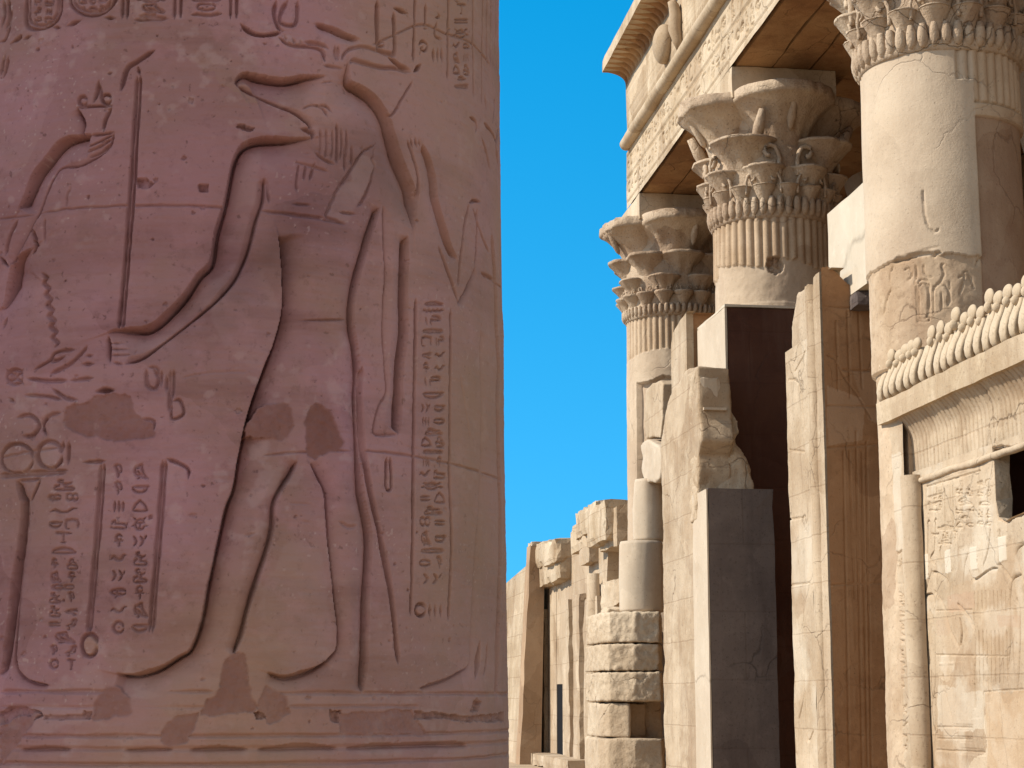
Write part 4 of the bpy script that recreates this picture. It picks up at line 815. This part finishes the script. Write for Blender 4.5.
# cavetto with upright ribs, fascia
rk = Relief(-19.52, -WY0, 0, .72, .012); t = rk.B/.72
ribp = np.abs(np.sin(rk.A*pi/.105+1.4*vnoise(rk.A, rk.B*0, .5, 5)))
rk.H = -.032*np.clip(1-ribp*2.2, 0, 1)*(.35+1.3*vnoise(rk.A, rk.B*.3, 4, 6)) + (vnoise(rk.A, rk.B, 5, 86)-.5)*.02
ck = 7.13-.02*t-.16*np.clip((t-.55)/.45, 0, 1)**2.0
put('cavetto', grid_mesh('cavetto', np.stack([ck-rk.H, -rk.A, 4.08+rk.B*.93], -1)), PANEL, sw)
put('cornice_fascia', rough_box('cornice_fascia', 6.92, 7.7, WY0, 20.10, 4.735, 5.0, .1, .008, .012, 66), SAND, sw)
put('frieze_backing', rough_box('frieze_backing', 7.13, 7.6, WY0, 20.0, 5.002, 5.48, .2, .01, .03, 67), SAND, sw)
# the cobras: one body copied along the cornice
def cobra_mesh():
    path = [(-.01, .01, 0), (-.045, .005, .05), (-.055, 0, .12), (-.03, 0, .22), (.015, 0, .32), (.045, 0, .41)]
    V, Fc = [], []; wv = [.064, .072, .082, .093, .094, .070]; n = 16
    for i, (x, y, z) in enumerate(path):
        for k in range(n): a = 2*pi*k/n; V.append((x+.034*(abs(cos(a))**.5)*(1 if cos(a) > 0 else -1), y+wv[i]*(abs(sin(a))**.6)*(1 if sin(a) > 0 else -1), z))
    for i in range(5):
        for k in range(n): Fc.append((i*n+k, i*n+(k+1) % n, (i+1)*n+(k+1) % n, (i+1)*n+k))
    Fc.append(tuple(range(n))[::-1]); Fc.append(tuple(range(5*n, 6*n)))
    return mesh('cobra_body', V, Fc)
cb = cobra_mesh(); ch = mesh('cobra_head', *merge([ellipsoid((-.005, 0, .445), (.06, .042, .06), 14, 8), ellipsoid((.01, 0, .55), (.038, .114, .085), 22, 14), tube([(.06, 0, .40), (.06, 0, .50)], .07, 8)]))
for m_ in (cb, ch): m_.materials.append(SAND); m_.polygons.foreach_set('use_smooth', [True]*len(m_.polygons))
y = 19.96; k = 0
while y > WY0+.2:
    dam = random.random(); s = .93+.12*random.random()
    o = put('cobra', cb, SAND, sw, offset=(6.99, y, 5.0)); o.scale = (random.uniform(.8, 1.15), s*random.uniform(.92, 1.04), random.uniform(.95, 1.02)); o.rotation_euler = (random.uniform(-.05, .05), 0, 0)
    if k not in (6,):
        h = put('head', ch, SAND, o); h.location = (random.uniform(-.012, .012), random.uniform(-.01, .01), random.uniform(-.03, .0)); h.scale = (1, random.uniform(.92, 1.02), random.uniform(.85, 1.0))
    y -= .225; k += 1
# ------------------------------------------------------------------ door jamb beside column 1
jm = root('door_jamb', 'tall broken door jamb with sunlit rounded moulding and brown shaded side, below the pale block', 'door jamb', (7.3, 23.1, 0))
JX = 7.0
out = [onX(u, v, JX) for u, v in ((781, 306), (786, 300), (790, 293), (797, 289), (804, 286), (808, 279), (815, 273), (823.5, 268))]
yj = onX(823.5, 268, JX)[0]; yn = 22.3
prof = [(24.02, 0), (24.02, 3), (23.95, 4.6), (24.06, 6.0), (24.0, 6.72)]+[(p[0]-.05, p[1]) for p in out[2:]]+[(yn+.10, out[-1][1]+.02), (yn+.10, 0)]
o = put('jamb_body', prism_x('jamb_body', prof, JX+.08, JX+.30, .05, 2, 5, .0), PANEL, jm); weather(o, .035, .012, .3)
# reveal: fine carved side facing the court's end
rv = Relief(0, .93, 0, 7.25, .012)
def tfr(u, v):
    x, z = onY(u, v, yn); return x-JX, z
rv.H += (vnoise(rv.A, rv.B, 3, 88)-.5)*.02
for q in ([(836, 320), (838, 392)], [(847, 310), (850, 400)], [(858, 310), (862, 390)], [(843, 450), (849, 768)], [(849, 450), (855, 600)], [(862, 450), (867, 768)], [(866, 440), (871, 768)], [(856, 430), (862, 768)], [(826, 406), (883, 407)], [(826, 448), (884, 444)], [(830, 585), (888, 583)], [(826, 355), (835, 360), (842, 374), (860, 400), (872, 420)], [(840, 370), (875, 371)], [(823, 306), (845, 308), (873, 305)]): rv.stroke([tfr(*p) for p in q], D=.018, wb=.014, n=3, jag=.002)
rv.paint('repair', [tfr(*p) for p in ((826, 385), (866, 400), (862, 440), (828, 446))], .5, .03, 8, 3); rv.paint('repair', [tfr(*p) for p in ((852, 372), (877, 372), (880, 425), (868, 420))], .3, .02, 8, 4)
topz = np.interp(rv.A[:, 0], [0, .10, .2, .33, .42, .55, .62, .79], [7.16, 7.18, 7.12, 6.98, 6.92, 7.1, 7.0, 6.93])
kp = (rv.B < topz[:, None]) & (rv.A < .78+.15*np.clip((7.0-rv.B)/4.0, 0, 1)); kq = kp[:-1, :-1] & kp[1:, 1:]
SHADED_STONE = stone('shade_browned_stone', (.34, .19, .095), (.27, .14, .065), (.17, .08, .035), streak=.5, attr=[('repair', (.45, .31, .2), .7)])  # browner stone copy; shade of jamb and slab sides is in its colour
put('front_return', rough_box('front_return', JX-.01, JX+.24, yn+.06, yn+.36, 0, 7.12, .2, .006, .012, 79), PANEL, jm)
put('reveal', grid_mesh('reveal', np.stack([JX+rv.A, yn-.012-rv.H, rv.B], -1), attrs={'repair': rv.at['repair']}, keep=kq), SHADED_STONE, jm)
put('rear_core', rough_box('rear_core', JX+.775, JX+.925, yn+.005, yn+.7, 0, 3.2, .3, .004, .01, 80), SHADED_STONE, jm)
o = put('jamb_core', prism_x('jamb_core', [(23.9, 0), (23.9, 6.6), (23.4, 6.75), (22.9, 6.9), (22.32, 6.86), (22.32, 0)], JX+.25, JX+.775, .05, 1, 8, .0), SHADED_STONE, jm)
zc = np.linspace(0, 7.02, 90)
Pt = np.array([[(7.03-.10*cos(radians(a))+.012*n3((z*1.5, a*.01, 8)), 22.78+.15*sin(radians(a))+.02*n3((z*.9, 2, a*.01)), z+.06*n3((a*.02, 1, 1))*(z > 7)) for z in zc] for a in range(-110, 111, 15)])
put('torus_moulding', grid_mesh('torus_moulding', Pt[::-1]), PANEL, jm)
rj = Relief(-24.0, -22.98, 0, 6.35, .014); tj = tfx(JX)
for q in ([(800, 640), (805, 690), (800, 720)], [(804, 600), (806, 640)], [(799, 560), (803, 610)], [(806, 690), (808, 740), (815, 730)], [(789, 380), (800, 384), (806, 430)], [(800, 330), (806, 350), (796, 372)], [(786, 520), (806, 517)], [(792, 585), (812, 583)], [(790, 450), (806, 452)]): rj.stroke([tj(*p) for p in q], D=.028, wb=.014, n=3)
rj.H += (vnoise(rj.A, rj.B, 2, 93)-.5)*.04
rj.at['pale'] = np.clip((vnoise(rj.A, rj.B, 1.4, 97)-.5)*3, 0, .6)
put('carved_face', plane_mesh(rj, JX-.012), PANEL, jm)
bk = root('stone_block', 'pale smooth new stone block standing on top of the broken door jamb', 'block', (7.6, 22.3, 6.85))
put('block_body', rough_box('block_body', 7.38, 7.95, 21.62, 23.16, 6.80, 8.13, .3, .004, .008, 70), WHITE, bk)
put('mortar_bed', rough_box('mortar_bed', 7.36, 7.9, 21.9, 23.1, 6.6, 6.80, .1, .05, .05, 71), CEMENT, bk)
# ------------------------------------------------------------------ wall fragment between the doors
fr = root('wall_fragment', 'ragged upright wall fragment with flat grey cement side in front of the dark pier', 'ruined wall', (6.6, 26.6, 0))
FX = 6.10
def fy(u, v): return onX(u, v, FX)
ztop = fy(706, 488)[1]; ya, yb = fy(708, 600)[0], fy(663, 600)[0]
put('cement_block', rough_box('cement_block', FX+.03, FX+.99, ya, ya+1.5, 0, ztop, .25, .004, .012, 72), CEMENT, fr)
put('cement_front', rough_box('cement_front', FX+.0, FX+.028, ya+.002, ya+.9, 0, ztop-.01, .25, .004, .006, 73), RENEW, fr)
prof = [(yb, 0)]+[fy(u, v) for u, v in ((663, 700), (662, 560), (660, 450), (663, 418), (667, 400), (672, 388), (680, 378), (690, 368), (697, 367))]+[fy(u, v) for u, v in ((699, 420), (701, 440), (697, 455), (698, 470))]+[(ya+.55, ztop), (ya+.9, ztop-.02), (ya+.9, 0)]
o = put('carved_front', prism_x('carved_front', prof, FX+.01, FX+.5, .06, 2, 9), PANEL, fr); weather(o, .035, .03, .35)
ye = fy(697, 440)[0]
prof2 = [onY(u, v, ye) for u, v in ((694, 368), (702, 370), (715, 371), (722, 378), (724, 392), (730, 406), (738, 420), (740, 432), (735, 440), (744, 450), (752, 468), (754, 486), (754, 520), (697, 520), (698, 455), (703, 440), (699, 420), (697, 395))]
bm = bmesh.new(); A = [bm.verts.new((x, ye-.02+.10*random.random(), z)) for x, z in prof2]; B = [bm.verts.new((x, ye+.5, z)) for x, z in prof2]; bm.faces.new(A); bm.faces.new(B[::-1])
for i in range(len(A)): bm.faces.new([A[i], A[(i+1) % len(A)], B[(i+1) % len(A)], B[i]])
bmesh.ops.recalc_face_normals(bm, faces=bm.faces); me = bpy.data.meshes.new('broken_core'); bm.to_mesh(me); bm.free()
o = put('broken_core', me, ROCK, fr); weather(o, .03, .05, .22)
x0_, z0_ = onY(700, 372, ye-.1); x1_, z1_ = onY(723, 408, ye-.1)
put('cement_patch', rough_box('cement_patch', x0_, x1_-.02, ye-.10, ye+.2, z1_+.02, z0_-.03, .06, .02, .05, 74), RENEW, fr)
put('cement_lip', rough_box('cement_lip', x0_+.02, x1_+.03, ye-.18, ye+.1, z1_-.05, z1_+.0, .06, .02, .015, 75), RENEW, fr)
# slab standing between the pier and the far column
sb = root('stone_slab', 'upright stone slab with sloping broken top and shade-browned side left of the dark pier', 'slab', (7.1, 28.9, 0))
sy = 28.5; SX = 7*sy/30.06
prof = [(31.0*SX/7, 0)]+[onX(u, v, SX) for u, v in ((672, 420), (671, 345), (673, 333), (677, 326), (682, 318), (688, 311))]+[(sy, onX(688, 311, SX)[1]), (sy, 0)]
o = put('slab_face', prism_x('slab_face', prof, SX, SX+.12, .03, 2, 12), PANEL, sb)
prof = [(p[0], p[1]+(0 if p[1] < .1 else -.02)) for p in prof]
put('slab_body', prism_x('slab_body', [(a+.02 if a < 29 else a, b) for a, b in prof], SX+.122, SX+.9, .02, 1, 13), SHADED_STONE, sb)
# ------------------------------------------------------------------ broken footing of the far column
ft = root('column_footing', 'stack of broken half drums and rough courses at the foot of the furthest column', 'ruined footing', (7.0, 33.2, 0))
def drum(name, u0, u1, v0, v1, Y, mat, tap=1.0, amp=.02, seed=0):
    xa, zb = onY(u0, v1, Y); xb, za = onY(u1, v0, Y); r = (xb-xa)/2; c = (xa+xb)/2
    put(name, lathe(name, [(.01, zb), (r*.97, zb), (r, zb+.05), (r*1.02, (za+zb)/2), (r*tap, za-.06), (r*tap*.95, za), (.01, za+.01)], c, Y+.02, 40, amp), mat, ft)
drum('lower_drum', 620, 663, 542, 612, 33.0, RENEW, .97, .03); drum('upper_drum', 634, 666, 480, 541, 33.3, RENEW, .93, .02)
for i, (u0, u1, v0, v1, Y, dx) in enumerate(((603, 661, 612, 643, 32.6, .0), (602, 661, 644, 671, 32.6, .03), (603, 662, 672, 702, 32.55, -.02), (604, 657, 703, 738, 32.6, .05), (602, 664, 738, 800, 32.5, .0))):
    xa, zb = onY(u0, v1, Y); xb, za = onY(u1, v0, Y); k = .78
    pts = [(xa, Y+.35), (xa+.12, Y-.02), (xa+.55, Y-.28), (xb-.1, Y-.30+dx), (xb+.1, Y+.4), (xb, Y+1.6), (xa, Y+1.8)]
    if i == 3: pts = [(xa, Y+.35), (xa+.1, Y), (xa+.45, Y-.2), (xb-.5, Y+.12), (xb-.15, Y+.3), (xb, Y+1.5), (xa, Y+1.8)]
    V = [(x, y, zb+.01) for x, y in pts]+[(x, y, za-.005) for x, y in pts]; n = len(pts)
    o = put('rough_course', mesh('rough_course', V, [tuple(range(n))[::-1], tuple(range(n, 2*n))]+[(a, (a+1) % n, n+(a+1) % n, n+a) for a in range(n)]), ROCK, ft); weather(o, .03, .032 if i < 3 else .04, .12 if i < 3 else .4, True)
xa, _z = onY(605, 700, 33.3); xb, _z = onY(660, 700, 33.3)
weather(put('rubble_core', rough_box('rubble_core', xa, xb, 33.1, 34.0, 0, 3.3, .2, .04, .06, 140), ROCK, ft), .04, .05, .3)
lump = prism_x('carved_lump', [onX(u, v, 6.9) for u, v in ((640, 445), (645, 440), (652, 442), (659, 447), (661, 460), (660, 478), (655, 483), (645, 484), (641, 470), (642, 458))], 6.9, 7.6, .05, 1, 4)
o = put('carved_lump', lump, RENEW, ft); weather(o, .03, .02, .3)
lump = prism_x('upright_plate', [onX(u, v, 6.95) for u, v in ((646, 390), (652, 383), (660, 380), (663, 384), (662, 420), (660, 438), (646, 439), (644, 415))], 6.95, 7.3, .05, 1, 5)
o = put('upright_plate', lump, PANEL, ft); weather(o, .03, .012, .3)
# ------------------------------------------------------------------ far ruined screen wall and the jamb beyond
fw_ = root('ruined_wall', 'low ruined screen wall in the distance with narrow black slit and broken cornice', 'ruined wall', (7.2, 41, 0))
QX = 7.0
def q7(u, v, X=QX): return onX(u, v, X)
yA, yB = q7(603, 640)[0], q7(540, 640)[0]
prof = [(yB, 0), q7(541, 554), q7(545, 548), q7(556, 544), q7(567, 542), q7(574, 541)]+[q7(u, v) for u, v in ((575, 539), (580, 527), (588, 514), (592, 507), (597, 506), (602, 504), (605, 506))]+[q7(606, 540), q7(603, 600), (yA, 0)]
slit = [q7(u, v) for u, v in ((554.5, 686), (560, 684), (560, 752), (554.5, 754))]; sy0, sy1 = min(p[0] for p in slit), max(p[0] for p in slit); sz0, sz1 = min(p[1] for p in slit), max(p[1] for p in slit)
# wall body split round the slit
left = [(sy1, 0), (sy1, 5.52), q7(556, 544), q7(545, 548), q7(541, 554), (yB, 0)]
right = [(yA, 0), q7(603, 600), q7(606, 540), q7(605, 506), q7(602, 504), q7(597, 506), q7(592, 507), q7(588, 514), q7(580, 527), q7(575, 539), q7(567, 542), (sy0, 5.5), (sy0, 0)]
put('wall_body', prism_x('wall_body', left, QX+.06, QX+.9, .03, 1, 21), PANEL, fw_); put('wall_body', prism_x('wall_body', right, QX+.062, QX+.9, .03, 1, 22), PANEL, fw_)
put('slit_lintel', rough_box('slit_lintel', QX+.064, QX+.9, sy0+.003, sy1-.003, sz1, 5.4, .3, .004, .005, 76), PANEL, fw_)
put('slit_sill', rough_box('slit_sill', QX+.03, QX+.9, sy0+.003, sy1-.003, 0, sz0, .3, .004, .005, 77), PANEL, fw_)
put('slit_shade_panel', rough_box('slit_shade_panel', QX+.075, QX+.16, sy0+.004, sy1-.004, sz0+.004, sz1-.004, .3, .002, .002, 78), SLIT_SHADE, fw_)  # near-black panel that stands for the shade inside the slit
def zbox(nm, u0, u1, v0, v1, dx, dep, mat=PANEL, amp=.02, wear=.03, seed=0):
    a, za = q7(u0, v0); b, zb_ = q7(u1, v1); z0 = 0 if v1 >= 760 else zb_
    return put(nm, rough_box(nm, QX-dx, QX-dx+dep, min(a, b), max(a, b), z0, za, .16, amp, wear, seed), mat, fw_)
for i, (u0, u1, v0, v1, dx) in enumerate(((541, 556, 548, 566, .30), (556, 569, 544, 562, .34), (544, 569, 562, 579, .22), (577, 596, 526, 546, .16), (585, 606, 513, 530, .24), (600, 619, 510, 540, .30), (592, 602, 505, 515, .1))):
    zbox('broken_cornice', u0, u1, v0, v1, dx, .9, SANDC, seed=180+i, amp=.035, wear=.07)
zbox('stone_lump', 586, 596, 550, 562, .16, .3, seed=83, amp=.04)
zbox('frame_strip', 542, 546, 610, 800, .05, .2, seed=84); zbox('frame_strip', 568, 572, 600, 800, .07, .2, seed=85); zbox('pilaster', 577, 585, 595, 800, .12, .3, seed=86); zbox('pilaster', 587, 603, 600, 800, .10, .4, seed=87)
zc = np.linspace(0, 4.3, 50); yt = q7(598.5, 690)[0]
Pt = np.array([[(QX-.06-.17*cos(radians(a))+.02*n3((z*2, a*.01, 3)), yt+.24*sin(radians(a))+.02*n3((z*1.5, 5, a*.01)), z) for z in zc] for a in range(-110, 111, 15)])
put('upright_torus', grid_mesh('upright_torus', Pt[::-1]), PANEL, fw_)
zbox('foot_block', 537, 549, 751, 800, .45, .6, seed=88); zbox('foot_block', 552, 590, 753, 800, .5, .6, seed=89)
zbox('masonry_block', 603, 622, 515, 545, .1, .8, seed=90, amp=.05); zbox('masonry_block', 604, 621, 584, 606, .05, .8, ROCK, seed=91, amp=.08)
fj = root('door_jamb', 'distant leaning door jamb with brown shaded side next to the foreground column', 'door jamb', (6.6, 47, 0))
Yj = 46.2; xa, zt_ = onY(530.5, 546, Yj); xb, _ = onY(545, 546, Yj); xa0, _ = onY(519.5, 768, Yj); xb0, zz0 = onY(541, 768, Yj)
k = (zt_)/(zt_-zz0); xa0 = xa+(xa0-xa)*k; xb0 = xb+(xb0-xb)*k
def wedge(nm, ya, yb, z1a, z1b, mat, seed, off=0.0):
    V = []
    for t in np.linspace(0, 1, 14):
        for (y, zz) in ((ya, z1a), (yb, z1b)):
            z = zz*t; V += [(xa0+(xa-xa0)*z/zt_+off+.03*n3((1, y, z*2+seed)), y+.03*n3((z*2, 3, seed)), z), (xb0+(xb-xb0)*z/zt_-off*.3, y, z)]
    Fc = []
    for i in range(13):
        a = i*4; Fc += [(a, a+1, a+5, a+4), (a+2, a+6, a+7, a+3), (a, a+4, a+6, a+2), (a+1, a+3, a+7, a+5)]
    Fc += [(52, 53, 55, 54), (0, 2, 3, 1)]
    put(nm, mesh(nm, V, Fc), mat, fj)
wedge('jamb_body', Yj, Yj+.7, zt_, zt_+.03, BROWN, 3)  # the side's shade is put into the brown colour
wedge('side_wall', Yj+.705, Yj+6, zt_-.45, zt_-.7, SANDC, 4, .02)
put('coping', rough_box('coping', xa+.02, xb-.02, Yj+.03, Yj+.65, zt_, zt_+.14, .1, .03, .04, 92), ROCK, fj)
